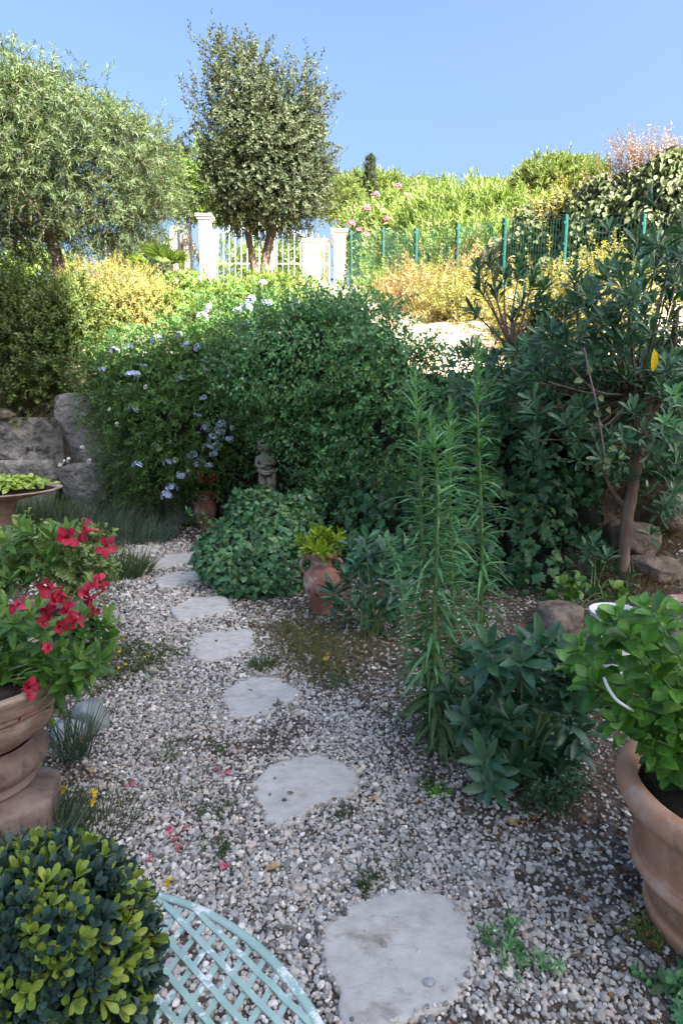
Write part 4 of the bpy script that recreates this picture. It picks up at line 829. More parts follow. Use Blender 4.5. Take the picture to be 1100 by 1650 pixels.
# ---- sunlit shrubs above the wall on the left
shrub('bright lemon green rounded shrub in full sun before the gate', [ell(370, 502, 10.8, 92, 32), ell(425, 484, 11, 52, 26), ell(300, 500, 10.4, 58, 46), ell(350, 522, 10, 86, 34), ell(465, 472, 11.3, 34, 22), ell(420, 508, 10, 56, 34)], 'lush', 640, 7, 11, .2, .055, .034, cr=.1, shell=.7)
shrub('golden yellow fine-leaved shrub in the sun, left of the lemon green one', [ell(200, 488, 10, 58, 46), ell(235, 510, 9.9, 46, 46), ell(180, 525, 9.7, 52, 46), ell(150, 485, 10.1, 42, 38)], 'golden', 400, 8, 14, .28, .038, .017, twmat='dry_twig', up=1., cr=.09)
shrub('olive brown fine-leaved shrub in half shade above the stone wall', [ell(60, 570, 9.1, 92, 85), ell(120, 535, 9.2, 52, 64), ell(0, 530, 9.2, 70, 72), ell(125, 620, 8.75, 55, 45), ell(30, 640, 8.65, 80, 32), ell(-70, 560, 9, 70, 95), ell(90, 650, 8.6, 60, 20)], 'darkshrub', 560, 8, 14, .34, .055, .028, up=1., cr=.1)
t = plant('fan_palm', 'small fan palm between the golden shrub and the upright stones', 'palm', at(262, 450, 10.9)); L_ = MB(); T_ = MB()
for k in range(14):
    a_ = k / 14 * 6.283; d = unit(np.array([math.cos(a_), math.sin(a_) * .6, rng.uniform(.3, 1.1)])); p_ = at(262, 446, 10.9); h = p_ + d * .35; twigs(T_, p_[None], d[None], .35, .008, .1)
    X, Yv = perp(d[None]); m_ = np.linspace(-1.2, 1.2, 15); D = d * np.cos(m_)[:, None] + X[0] * np.sin(m_)[:, None]; leaves(L_, np.repeat(h[None], 15, 0), D, np.repeat(Yv, 15, 0), .32, .03, T_LN, .1)
L_.build('fronds', M['lush'], t); T_.build('stems', M['twig'], t)

# ---- the big climber mound over the wall (shade)
def ivy_on(ells_, n, lb, L, W, tm, depth=.22, lump=.13, scale=3., hang=.9, front=.4, zmin=None, upn=.45):
    P, N = surf_points(ells_, n, depth, lump, scale, front, zmin); k = len(P)
    D = unit(N * .35 + np.array([0, 0, -hang]) + np.c_[rng.normal(size=(k, 2)) * .55, rng.normal(size=k) * .35])
    a = np.clip(.5 + .33 * snoise(P, 2.3, 3) + rng.normal(size=k) * .26, 0, 1)
    leaves(lb, P, D, N * .7 + np.array([0, 0, upn]) + rdir(k) * .45, L * rnd(k, .6, 1.2), W * rnd(k, .6, 1.2), tm, .12, a); return P
floor_ = lambda P: gz(P[:, 0], P[:, 1]) + .02
E = [ell(505, 590, 6.7, 128, 78), ell(548, 560, 6.9, 92, 66), ell(445, 600, 6.75, 82, 72), ell(505, 522, 7.2, 74, 38), ell(600, 620, 6.3, 80, 105), ell(590, 720, 6.2, 92, 80), ell(650, 655, 6.1, 70, 80), ell(535, 665, 6.5, 75, 70), ell(480, 650, 6.7, 70, 50), ell(474, 712, 6.3, 17, 24), ell(690, 640, 6.0, 66, 50), ell(740, 655, 5.75, 62, 48), ell(645, 720, 5.95, 70, 80), ell(800, 640, 5.65, 48, 36)]
t = plant('climber_mound', 'huge domed mound of dark green climber overhanging the stone statue', 'climber', (-.1, 6.9, 1.2))
L_, T_ = MB(), MB()
ivy_on(E, 72000, L_, .05, .031, T_OV, .32, .33, 2.7, zmin=floor_)
crown(L_, T_, E, 640, 4, 13, .42, .048, .026, T_RH, up=.35, cr=.08, shell=.97, front=.4, sag=.25, twr=.003)
L_.build('foliage', M['mound'], t); T_.build('stems', M['twig'], t); b = MB(); core(b, E, .72); b.build('inner_hull', M['core'], t)
# ivy curtain along the wall to the right
E = [ell(705, 672, 5.95, 85, 74), ell(780, 662, 5.7, 85, 62), ell(700, 740, 5.9, 90, 110), ell(640, 820, 5.85, 85, 105), ell(770, 760, 5.55, 85, 130), ell(840, 720, 5.45, 62, 150), ell(850, 850, 5.2, 62, 110), ell(765, 880, 5.35, 80, 90), ell(900, 655, 5.5, 60, 68), ell(690, 890, 5.55, 70, 80), ell(885, 930, 4.9, 40, 45), ell(935, 745, 5.35, 50, 55), ell(945, 835, 5.1, 30, 40), ell(1075, 745, 5.2, 40, 40)]
t = plant('ivy_curtain', 'dark curtain of large-lobed ivy hanging over the wall behind the tall weeds', 'ivy', (1.3, 5.8, .8))
L_, T_ = MB(), MB(); ivy_on(E, 23000, L_, .088, .088, T_IVY, .27, .17, 3.2, zmin=floor_, upn=.3)
crown(L_, T_, E, 120, 2, 9, .5, .07, .065, T_IVY, up=-.2, cr=.08, shell=.97, front=.3, sag=.5, twr=.003)
L_.build('foliage', M['ivy'], t); T_.build('stems', M['twig'], t); b = MB(); core(b, E, .72); b.build('inner_hull', M['core'], t)
E = [ell(1000, 640, 5.9, 80, 60), ell(1080, 660, 5.7, 70, 70), ell(940, 625, 6.2, 60, 30)]
t = plant('bank_climber', 'dim tangle of leaves on the bank behind the pittosporum branches', 'climber', (2.9, 5.8, 1.5)); L_ = MB(); T_ = MB()
crown(L_, T_, E, 110, 6, 9, .35, .08, .035, T_OV, up=.2, cr=.1, shell=.5); L_.build('foliage', M['ivy'], t); T_.build('stems', M['twig'], t)
# low ivy clump beside the path
E = [ell(400, 890, 5.25, 80, 72), ell(440, 870, 5.3, 72, 78), ell(370, 905, 5.1, 60, 52), ell(450, 925, 4.95, 52, 50), ell(405, 935, 4.85, 62, 36), ell(425, 830, 5.7, 50, 45), ell(475, 850, 5.6, 48, 62)]
t = plant('ivy_clump', 'low rounded clump of ivy beside the path in front of the statue', 'ivy', (-.75, 5.2, 0))
L_, T_ = MB(), MB(); ivy_on(E, 21000, L_, .056, .056, T_IVY, .18, .13, 4, zmin=floor_); crown(L_, T_, E, 70, 2, 9, .3, .045, .042, T_IVY, up=.1, cr=.06, shell=.97, front=.3, sag=.4, twr=.002); L_.build('foliage', M['ivy'], t); T_.build('stems', M['twig'], t); b = MB(); core(b, E, .7); b.build('inner_hull', M['core'], t)
# dim climber that fills the hollow behind the statue
E = [ell(430, 740, 8.0, 95, 90), ell(380, 700, 8.1, 70, 80), ell(560, 820, 6.6, 70, 70)]
t = plant('hollow_climber', 'shaded climber lining the dark hollow behind the cherub statue', 'climber', (-1, 8, .6)); L_ = MB(); ivy_on(E, 2600, L_, .085, .07, T_IVY, .2, .1, 4, zmin=floor_); L_.build('foliage', M['ivy'], t); b = MB(); core(b, E, .85); b.build('inner_hull', M['core'], t)

# ---- plumbago with pale blue flower heads
E = [ell(265, 610, 7.9, 92, 62), ell(340, 590, 7.7, 82, 62), ell(235, 670, 7.75, 62, 78), ell(310, 680, 7.6, 86, 82), ell(205, 620, 8, 42, 52), ell(330, 740, 7.75, 52, 50), ell(250, 745, 7.8, 62, 52), ell(400, 520, 7.9, 65, 32), ell(395, 560, 7.6, 45, 50)]
t = plant('plumbago_bush', 'sprawling bush with pale blue and white flower heads at the end of the path', 'flowering shrub', (-2.3, 7.8, .2)); L_, T_ = MB(), MB()
crown(L_, T_, E, 640, 7, 13, .38, .055, .024, T_RH, up=.15, cr=.12, sag=.4, shell=.75, front=.5, twr=.003); L_.build('foliage', M['plumbago'], t); T_.build('stems', M['twig'], t)
b = MB(); core(b, E[:7], .62); b.build('inner_hull', M['core'], t)
BL = [(165, 595), (185, 567), (210, 560), (254, 550), (233, 592), (210, 606), (219, 603), (290, 541), (300, 556), (323, 563), (338, 572), (326, 587), (331, 599), (292, 611), (328, 643), (216, 660), (319, 672), (333, 691), (355, 696), (344, 708), (368, 709), (334, 722), (346, 733), (322, 748), (336, 752), (400, 497), (384, 503), (396, 524), (430, 490), (475, 488), (406, 486), (462, 517), (340, 498), (327, 512), (424, 458), (271, 746), (293, 766), (277, 788), (372, 606), (270, 798), (358, 685), (350, 720), (312, 735), (223, 750)]
WH = [(258, 712), (275, 714), (133, 722), (105, 745), (146, 744), (236, 625), (190, 684), (113, 742), (98, 750), (283, 742), (305, 760), (180, 661), (375, 690), (250, 718)]
FB = [floret_cluster(9, .035, .018, .017).build('flower_head', M['pale_blue'], None) for _ in range(2)]; FW = floret_cluster(7, .03, .018, .017).build('flower_head', M['white_petal'], None)
used = set()
for k, (x, y) in enumerate(BL + WH):
    src = FW if k >= len(BL) else FB[k % 2]
    if src.name in used: o = src.copy(); C.objects.link(o)
    else: o = src; used.add(src.name)
    Yd = 7.15 if y > 600 else (7.2 if x > 380 else 7.35)
    if x < 150: Yd = 7.55
    p_ = at(x, y, Yd); o.parent = t; o.location = Vector(p_) - Vector(t['_loc']); s = rng.uniform(1.3, 2.1) * (.75 if k >= len(BL) else 1); o.scale = (s, s, s); o.rotation_euler = (rng.uniform(-.4, .4), rng.uniform(-.5, .5), rng.uniform(-.8, .8))

# ---- pittosporum tree at the right
def rosettes(lb, P, U, k, L, W, tm, t0=1.35, t1=.35, droop=.12, a=None):
    n = len(P); U = unit(U); X, Yv = perp(U); al = np.arange(k)[None] * 2.4 + rnd((n, 1), 0, 6.28)
    tilt = np.linspace(t0, t1, k)[None] + rng.normal(size=(n, k)) * .16; rad = X[:, None] * np.cos(al)[..., None] + Yv[:, None] * np.sin(al)[..., None]
    D = U[:, None] * np.cos(tilt)[..., None] + rad * np.sin(tilt)[..., None]; N = U[:, None] * np.sin(tilt)[..., None] - rad * np.cos(tilt)[..., None] + rng.normal(size=(n, k, 3)) * .12
    Q = P[:, None] + U[:, None] * (np.linspace(0, .35, k) * np.asarray(L).mean())[None, :, None] + rad * .006
    sc = rnd((n, k), .7, 1.15); aa = np.clip(np.linspace(.15, .75, k)[None] + rng.normal(size=(n, k)) * .2 + rnd((n, 1), -.15, .15), 0, 1)
    leaves(lb, Q.reshape(-1, 3), D.reshape(-1, 3), N.reshape(-1, 3), (np.broadcast_to(L, (n,))[:, None] * sc).ravel(), (np.broadcast_to(W, (n,))[:, None] * sc).ravel(), tm, droop, aa.ravel())
def limb_net(base, tips, mat, par, r0, r1, nm='branches', bend=.15):
    b = MB(); hub = base + (tips.mean(0) - base) * .35
    for p_ in tips:
        m_ = hub + (p_ - hub) * .55 + rng.normal(size=3) * bend * .3 - np.array([0, 0, bend * .3]); cv = curve_pts([hub + rng.normal(size=3) * .03, m_, p_], 10); tube(b, cv, np.linspace(r0, r1, 10), 6)
    return b.build(nm, M[mat], par)
Yp = 4.7
pb_, ptop = at(1003, 912, Yp), at(1035, 700, Yp)
t = plant('pittosporum_tree', 'pittosporum with a leaning bare trunk and whorls of glossy leaves at the right', 'tree', pb_)
trunk(t, [([pb_ - (0, 0, .1), at(1008, 850, Yp), at(1020, 780, Yp), ptop, at(1045, 640, Yp)], .05, .038), ([at(1012, 820, Yp), at(985, 790, Yp + .1), at(962, 730, Yp + .15), at(950, 690, Yp + .1)], .02, .012), ([ptop, at(1075, 600, Yp), at(1090, 500, Yp)], .04, .02)], 'bark_warm', seg=12)
tp_px = [(870, 555), (905, 545), (930, 500), (965, 520), (990, 560), (1000, 500), (1010, 455), (1045, 440), (1080, 430), (1060, 400), (1095, 395), (1030, 415), (1100, 460), (1060, 480), (1030, 520), (1075, 530), (1000, 600), (960, 590), (920, 590), (885, 610), (860, 590), (940, 640), (985, 640), (1030, 600), (1070, 600), (1100, 560), (1000, 680), (1060, 650), (1100, 690), (1040, 700), (880, 650), (910, 680), (840, 620), (800, 600), (815, 650), (850, 680), (775, 610), (1090, 620), (950, 560), (1020, 640), (1110, 640), (1120, 520), (1085, 350+60), (975, 480), (910, 625), (1050, 560), (895, 575), (1065, 735), (1095, 745), (1060, 770), (1085, 790), (1040, 740), (1100, 820), (980, 700), (960, 720), (880, 700), (935, 700), (740, 600), (760, 640)]
tips = np.array([at(x + rng.normal() * 6, y + rng.normal() * 6, Yp + rng.uniform(-.55, .5)) for x, y in tp_px])
extra = np.repeat(tips, 4, 0) + rng.normal(size=(len(tips) * 4, 3)) * .14; allt = np.vstack([tips, extra])
U = unit(np.c_[(allt - ptop)[:, 0] * .7, -.35 + rng.normal(size=len(allt)) * .4, rnd(len(allt), .2, 1.1)])
L_ = MB(); rosettes(L_, allt, U, 13, rnd(len(allt), .1, .15), rnd(len(allt), .026, .036), T_OB, 1.5, .35)
br_tips = []
for bx, by, cl in ((822, 560, [(770, 440), (790, 430), (812, 450), (835, 440), (855, 455), (870, 475), (800, 480), (840, 490), (775, 470), (860, 500), (765, 505), (825, 520), (870, 525)]), (930, 480, [(925, 455), (935, 465)]), (890, 560, [(868, 520), (880, 505), (897, 500), (910, 512), (890, 530), (862, 545), (905, 540)])):
    q0 = at(bx, by, Yp + .1); pts = np.array([at(x, y, Yp + .1 + rng.uniform(-.25, .25)) for x, y in cl]); br_tips.append((q0, pts))
    U2 = unit(pts - q0 + np.array([0, -.05, .12])); rosettes(L_, np.vstack([pts, pts - U2 * .06]), np.vstack([U2, U2]), 11, .115, .028, T_OB, 1.25, .3)
L_.build('foliage', M['pitto'], t)
limb_net(at(1040, 660, Yp), tips, 'bark', t, .011, .004)
b = MB()
for q0, pts in br_tips:
    for p_ in pts: tube(b, curve_pts([q0, (q0 + p_) / 2 + rng.normal(size=3) * .02, p_], 8), np.linspace(.011, .004, 8), 6)
for A in ([(822, 560), (835, 610), (870, 660), (950, 690)], [(930, 480), (932, 540), (945, 600), (980, 660)], [(890, 560), (905, 610), (950, 670)]):
    tube(b, curve_pts([at(x, y, Yp + .1) for x, y in A], 14), np.linspace(.011, .015, 14), 7)
b.build('branches', M['bark_warm'], t)
lb = MB(); leaves(lb, at(1053, 562, 4.0)[None], np.array([[.05, 0, -1.]]), np.array([[.2, -1, .1]]), .15, .06, T_OV, .05); o = lb.build('yellow_leaf', M['yellow'], t); o['label'] = 'single hanging yellow leaf'
# pale whorl hanging in at the right edge, thin hanging vine
t = plant('seedling_whorl', 'pale green whorled shoot at the right edge under the pittosporum', 'shoot', at(1090, 760, 3.7)); L_ = MB()
pp = np.array([at(x, y, 3.7) for x, y in ((1085, 690), (1098, 655), (1070, 685), (1100, 705), (1085, 640))]); rosettes(L_, pp, np.tile([[-.3, -.6, .5]], (5, 1)), 8, .085, .024, T_OV, 1.5, .6); L_.build('foliage', M['weed'], t)
b = MB()
for p_ in pp: tube(b, curve_pts([at(1120, 720, 3.75), (p_ + at(1110, 700, 3.75)) / 2, p_], 8), .005, 6)
b.build('stems', M['green_stem'], t)
t = plant('hanging_vine', 'thin purplish vine stem hanging with a few round leaves before the pittosporum trunk', 'vine', at(975, 745, 4.0))
b = MB(); vp = curve_pts([at(940, 560, 4.1), at(948, 600, 4.05), at(960, 650, 4.0), at(968, 700, 4.0), at(975, 742, 4.0)], 24); tube(b, vp, .006, 7); b.build('stem', M['purple_stem'], t)
L_ = MB(); vpt = np.array([at(x, y, 3.98) for x, y in ((938, 612), (962, 640), (975, 660), (955, 664), (972, 738), (980, 722), (966, 745), (978, 748), (950, 590))]); n = len(vpt); leaves(L_, vpt, np.c_[rng.normal(size=n), rng.normal(size=n) * .3, rnd(n, -.8, .1)], np.c_[rng.normal(size=n) * .4, -np.ones(n), rnd(n, .2, .8)], .06, .05, T_OV); L_.build('foliage', M['greyivy'], t)

# ---- tall fleabane weeds
def fleabane(px_pts, Y, lab, dens=180, big=1.15, L0=.135):
    pts = [at(x + rng.normal() * (4 if 0 < i_ < len(px_pts) - 1 else 0), y, Y + rng.normal() * .015) for i_, (x, y) in enumerate(px_pts)]; g = gz(pts[0][0], pts[0][1]); pts[0][2] = float(g) - .01
    cv = curve_pts(pts, 60); H = cv[-1][2]; t = plant('tall_fleabane', lab, 'weed', pts[0], 'tall narrow-leaved weeds beside the path')
    b = MB(); tube(b, cv, np.linspace(.0095, .0035, 60) * big, 8); b.build('stem', M['green_stem'], t)
    ln = np.linalg.norm(np.diff(cv, axis=0), axis=1).sum(); n = int(dens * ln); s = np.sort(rnd(n, .04, 1.0)); i = s * 59; i0 = np.minimum(i.astype(int), 58); P = cv[i0] + (cv[i0 + 1] - cv[i0]) * (i - i0)[:, None]
    al = np.arange(n) * 2.4 + rng.normal(size=n) * .25; el = np.interp(s, [0, .3, .75, .95, 1], [-.1, .35, .55, .95, 1.35]) + rng.normal(size=n) * .16
    D = np.c_[np.cos(al) * np.cos(el), np.sin(al) * np.cos(el), np.sin(el)]; N = np.c_[-np.cos(al) * np.sin(el), -np.sin(al) * np.sin(el), np.cos(el)] + rdir(n) * .2
    L = np.interp(s, [0, .15, .5, .85, 1], [1.0, 1.35, 1.05, .85, .4]) * L0 * rnd(n, .55, 1.25); lb = MB()
    leaves(lb, P, D, N, L, np.interp(s, [0, .2, 1], [.13, .1, .09]) * L * rnd(n, .8, 1.2) + .003, T_LN, np.interp(s, [0, .5, .9, 1], [.75, .6, .3, .05]) * rnd(n, .35, 1.5), np.clip(s * .7 + rng.normal(size=n) * .22, 0, 1)); lb.build('foliage', M['weed'], t); return t
fleabane([(703, 1195), (695, 1050), (688, 880), (676, 740), (668, 597)], 2.55, 'tall narrow-leaved weed, leftmost of the tallest stalks')
fleabane([(716, 1210), (708, 1060), (702, 900), (694, 770), (691, 672)], 2.48, 'shorter narrow-leaved weed directly right of the leftmost stalk, top below its neighbours')
fleabane([(738, 1140), (732, 1000), (728, 880), (724, 770), (723, 655)], 2.68, 'narrow-leaved weed standing in the middle, between the two tallest stalks')
fleabane([(772, 1075), (772, 950), (775, 820), (773, 690), (768, 555)], 2.85, 'tallest narrow-leaved weed, rightmost of the stalks')
fleabane([(660, 985), (652, 940), (638, 900), (618, 862)], 3.4, 'small leaning narrow-leaved weed sprout left of the tall stalks', 170, .7, .07)
fleabane([(735, 1205), (742, 1180), (748, 1150), (752, 1120)], 2.45, 'low bushy weed shoot at the foot of the tall stalks', 260, .7, .06)
fleabane([(700, 1180), (694, 1160), (688, 1120), (682, 1080)], 2.5, 'low weed shoot just left of the tall stalks at their foot', 220, .7, .065)

# ---- glossy seedlings near the weeds
def glossy(lab, pts, base, Y, jit, k, L, W, mat, nm='glossy_shrub', t0=1.45, extra=1, up=.6):
    P = np.array([at(x, y, Y + rng.uniform(-jit, jit)) for x, y in pts]); q0 = at(*base, Y); q0[2] = float(gz(q0[0], q0[1])); t = plant(nm, lab, 'shrub', q0)
    U = unit(np.c_[(P - q0)[:, :2] * .8 + np.array([0, -.12]), rnd(len(P), .25, .25 + up)]); L_ = MB(); rosettes(L_, P, U, k, rnd(len(P), .85, 1.15) * L, W, T_OV, t0, .45)
    if extra: rosettes(L_, P - U * L * .35 - np.array([0, 0, .02]), U + rng.normal(size=P.shape) * .2, max(k - 3, 4), L * .95, W, T_OV, 1.7, .9)
    if extra > 1: rosettes(L_, P + rng.normal(size=P.shape) * .05 - np.array([0, -.06, .05]), U + rng.normal(size=P.shape) * .3, k, L * .95, W, T_OV, 1.5, .6)
    L_.build('foliage', M[mat], t); b = MB()
    for p_ in P: tube(b, curve_pts([q0 + rng.normal(size=3) * np.array([.04, .04, 0]), (q0 + p_) / 2 + (0, 0, .05), p_], 8), np.linspace(.007, .003, 8), 6)
    b.build('stems', M['green_stem'], t)
glossy('low shrub with large dark glossy whorled leaves in front of the right pot', [(768, 1070), (790, 1055), (815, 1065), (838, 1075), (870, 1050), (900, 1060), (925, 1070), (780, 1110), (770, 1135), (806, 1108), (845, 1120), (880, 1115), (912, 1105), (935, 1110), (820, 1165), (856, 1160), (790, 1185), (830, 1200), (885, 1170), (915, 1150), (850, 1235), (880, 1245), (905, 1225), (930, 1190), (800, 1215), (785, 1230), (860, 1200), (825, 1240), (940, 1150), (760, 1160)], (842, 1265), 2.3, .28, 10, .108, .04, 'rhodo', extra=2)
glossy('knee high shrub with lance shaped leaves between the centre amphora and the weeds', [(540, 960), (560, 935), (575, 915), (590, 950), (600, 900), (615, 930), (635, 950), (625, 980), (600, 990), (575, 990), (550, 985), (648, 920), (640, 995), (565, 890), (590, 880), (620, 890), (650, 890), (655, 970)], (600, 1010), 3.95, .25, 9, .13, .042, 'pitto', up=.8)
glossy('small shrub with a rosette under the rock beside the pittosporum trunk', [(955, 880), (945, 890), (975, 905), (1010, 935), (990, 930), (960, 920)], (960, 955), 4.6, .1, 9, .12, .035, 'pitto', 'small_shrub')
glossy('round-leaved ground plant between the brown boulder and the ivy curtain', [(905, 945), (920, 960), (890, 965), (930, 940), (1000, 960), (985, 950)], (910, 985), 4.3, .1, 6, .08, .065, 'mandev', 'ground_plant')
shrub('fine ferny green plant under the dark glossy shrub', [ell(890, 1265, 2.12, 45, 26), ell(870, 1290, 2.08, 25, 15)], 'rhodo', 50, 5, 12, .07, .014, .006, nm='ferny_plant', cat='plant', cr=.015, twr=.001)

# ---- bright plant in the terracotta pot
P_px = [(945, 1075), (940, 1050), (955, 1100), (985, 1010), (1000, 1000), (1040, 985), (1060, 1000), (975, 1035), (1015, 1030), (1045, 1040), (1075, 1030), (1095, 1060), (1000, 1075), (1030, 1085), (1070, 1080), (960, 1120), (1010, 1130), (1050, 1135), (1090, 1120), (1000, 1170), (1035, 1175), (1075, 1180), (1050, 1205), (1090, 1215), (1075, 1240), (1100, 1260), (990, 1130), (1060, 1100), (1110, 1090), (1020, 1060), (975, 1075), (1105, 1160), (1120, 1200), (1025, 1010), (930, 1080), (1090, 1000)]
PP = np.array([at(x, y, 1.5 + (.35 if y < 1120 else .12) * rng.uniform(-.3, 1)) for x, y in P_px]); t = plant('potted_hydrangea', 'bright green broad-leaved plant growing in the large terracotta pot', 'potted plant', (*pc, .46))
q0 = np.array([pc[0], pc[1], .46]); U = unit((PP - q0) * np.array([.9, .8, .8]) + np.array([0, -.05, .25])); L_ = MB()
rosettes(L_, PP, U, 7, rnd(len(PP), .05, .068), rnd(len(PP), .034, .043), T_OV, 1.5, .5, .18); rosettes(L_, PP - U * .05, U, 5, .062, .042, T_OV, 1.75, 1.2, .25); Q_ = q0 + (PP - q0) * rnd((len(PP), 1), .45, .85) + rng.normal(size=PP.shape) * .03; rosettes(L_, Q_, U + rng.normal(size=U.shape) * .3, 6, .06, .04, T_OV, 1.6, .8, .22); L_.build('foliage', M['hydra'], t)
b = MB()
for p_ in PP: tube(b, curve_pts([q0 + rng.normal(size=3) * np.array([.08, .08, 0]), (q0 + p_) / 2 + (0, 0, .03), p_], 9), np.linspace(.0042, .002, 9), 6)
b.build('stems', M['green_stem'], t)

# ---- red trumpet flowers in the urn and behind it
def trumpet(open_, sd):
    b = MB(); g = np.random.default_rng(sd)
    for k in range(5):
        al = k * 1.2566 + g.normal() * .15; rad = np.array([math.cos(al), math.sin(al), 0]); up = open_ * g.uniform(.6, 1.5)
        side = np.array([-math.sin(al), math.cos(al), 0]) * g.uniform(.1, .45)
        leaves(b, (rad * .007)[None], (rad + np.array([0, 0, up]))[None], (np.array([0, 0, 1.]) - rad * up + side)[None], .04 * g.uniform(.85, 1.1), .035 * g.uniform(.85, 1.1), T_OB, g.uniform(.1, .5), np.array([g.uniform(.15, .95)]))
    tube(b, [(0, 0, -.058), (0, 0, -.03), (0, 0, -.012), (0, 0, .004)], [.003, .004, .009, .012], 10, .9, caps=False); return b
FL = [trumpet(o_, i_).build('flower', M['red'], None) for i_, o_ in enumerate((.3, .7, 1.4, .45))]; ful = set()
def add_flower(t, p_, d, s):
    i = len(ful) if len(ful) < 4 else int(rng.integers(4))
    if i in ful: o = FL[i].copy(); C.objects.link(o)
    else: o = FL[i]; ful.add(i)
    o.parent = t; o.location = Vector(p_) - Vector(t['_loc']); e = Vector(d).to_track_quat('Z', 'Y').to_euler(); e.rotate_axis('Z', rng.uniform(0, 6)); o.rotation_euler = e; o.scale = (s, s, s * .95)
t = plant('mandevilla', 'glossy green climber with red trumpet flowers filling the weathered urn', 'potted plant', (*uc, .55))
px_ = [(20, 1010), (55, 990), (30, 1040), (70, 1020), (100, 1010), (130, 1000), (150, 1020), (20, 1075), (50, 1070), (85, 1060), (115, 1045), (145, 1050), (165, 1035), (60, 1100), (90, 1095), (30, 1120), (10, 1150), (120, 1090), (140, 1080), (155, 1070), (0, 1040), (5, 1100), (75, 1130), (110, 1010), (45, 1150), (-20, 1070), (-30, 1120), (-20, 1150), (95, 1085), (125, 1065), (40, 1005), (-10, 1010), (160, 1010), (5, 985), (70, 1065), (105, 1105)]
PP = np.array([at(x, y, 2.0 + rng.uniform(-.12, .22)) for x, y in px_]); q0 = np.array([uc[0], uc[1], .55]); U = unit((PP - q0) * np.array([.8, .8, .6]) + np.array([.05, -.08, .22]))
L_ = MB(); rosettes(L_, PP, U, 9, rnd(len(PP), .06, .085), rnd(len(PP), .024, .031), T_OV, 1.4, .3, .2); rosettes(L_, PP - U * .06, U, 7, .08, .03, T_OV, 1.6, .9, .25); L_.build('foliage', M['mandev'], t)
b = MB()
for p_ in PP: tube(b, curve_pts([q0 + rng.normal(size=3) * np.array([.1, .1, 0]), (q0 + p_) / 2 + (0, 0, .03), p_], 9), np.linspace(.005, .0025, 9), 6)
b.build('stems', M['green_stem'], t)
for x, y, s in ((30, 975, 1.0), (80, 948, 1.15), (88, 968, 1.05), (75, 985, .9), (108, 985, 1.0), (100, 958, .85), (122, 1000, 1.0), (145, 965, 1.0), (152, 942, 1.0), (162, 938, .85), (140, 955, .9), (96, 1010, .8), (78, 1043, .6), (46, 1108, 1.15), (38, 1150, .75), (152, 985, .6), (70, 1002, .6)):
    add_flower(t, at(x, y, 1.86), unit(np.array([rng.normal() * .8, -.6, rng.normal() * .5 + .4])), s * .8)
t = plant('variegated_plant', 'pale variegated and green leafy plant with three red flowers behind the urn', 'potted plant', bw_mid); L_, L2 = MB(), MB()
Ev = [ell(120, 895, 3.3, 48, 34), ell(60, 880, 3.35, 50, 26), ell(130, 925, 3.2, 30, 30), ell(20, 900, 3.4, 40, 30)]
crown(L_, None, Ev, 130, 5, 9, .09, .03, .02, T_OV, up=.4, cr=.03, twr=.002)
px_ = [(10, 880), (40, 890), (30, 920), (65, 905), (90, 875), (20, 940), (60, 930), (85, 915), (-15, 920), (105, 860), (60, 865), (5, 955), (40, 860), (90, 895)]
PP = np.array([at(x, y, 3.15 + rng.uniform(-.1, .15)) for x, y in px_]); U = unit(np.c_[rng.normal(size=(len(PP), 1)) * .4, -np.ones(len(PP)) * .4, np.ones(len(PP))]); rosettes(L2, PP, U, 9, .1, .036, T_OV, 1.45, .4, .2)
L_.build('pale_foliage', M['varie'], t); L2.build('green_foliage', M['mandev'], t)
for x, y, s in ((108, 866, 1.2), (137, 853, 1.25), (172, 881, 1.0)): add_flower(t, at(x, y, 3.05), unit(np.array([rng.normal() * .6, -.8, .3])), s * 1.25)
t = plant('lime_coleus', 'flat mat of lime green crinkled leaves in the far left bowl', 'potted plant', bw_far); L_ = MB()
P = np.c_[rng.normal(size=(900, 2)) * .24, np.zeros(900)]; P = P[(P[:, 0] ** 2 + P[:, 1] ** 2) < .36]; P[:, 2] = .03 + .1 * rnd(len(P)) * (1 - (P[:, 0] ** 2 + P[:, 1] ** 2) / .45); n = len(P)
leaves(L_, bw_far + P, np.c_[rng.normal(size=(n, 2)), rnd(n, -.3, .4)], np.c_[rng.normal(size=(n, 2)) * .4, np.ones(n)] + (0, -.3, 0), rnd(n, .05, .09), rnd(n, .045, .07), T_OV, .2); L_.build('foliage', M['lime'], t)
# plants in the amphorae
t = plant('yellow_green_plant', 'yellow green rosette plant growing in the centre amphora', 'potted plant', amp_c); L_ = MB()
PP = amp_c + np.c_[rng.normal(size=(30, 2)) * .065, rnd(30, .0, .13)]; U = unit((PP - amp_c) * (1, 1, .5) + (0, -.03, .07)); rosettes(L_, PP, U, 10, rnd(30, .07, .1), .026, T_OV, 1.35, .2, .15); L_.build('foliage', M['citron'], t)
t = plant('red_kalanchoe', 'small plant with red flower heads growing in the far amphora', 'potted plant', amp_l); L_ = MB()
PP = amp_l + np.c_[rng.normal(size=(26, 2)) * .07, rnd(26, .0, .16)]; U = unit((PP - amp_l) * (1, 1, .5) + (0, -.03, .09)); rosettes(L_, PP, U, 8, .065, .03, T_OV, 1.4, .3, .15); L_.build('foliage', M['mandev'], t)
rc = None
for x, y in ((322, 763), (330, 772), (341, 772), (318, 758), (345, 764), (326, 774)):
    if rc is None: o = rc = floret_cluster(8, .03, .024, .022).build('flower_head', M['red'], None)
    else: o = rc.copy(); C.objects.link(o)
    o.parent = t; o.location = Vector(at(x, y, 7.35)) - Vector(t['_loc']); s = rng.uniform(.9, 1.4); o.scale = (s, s, s)

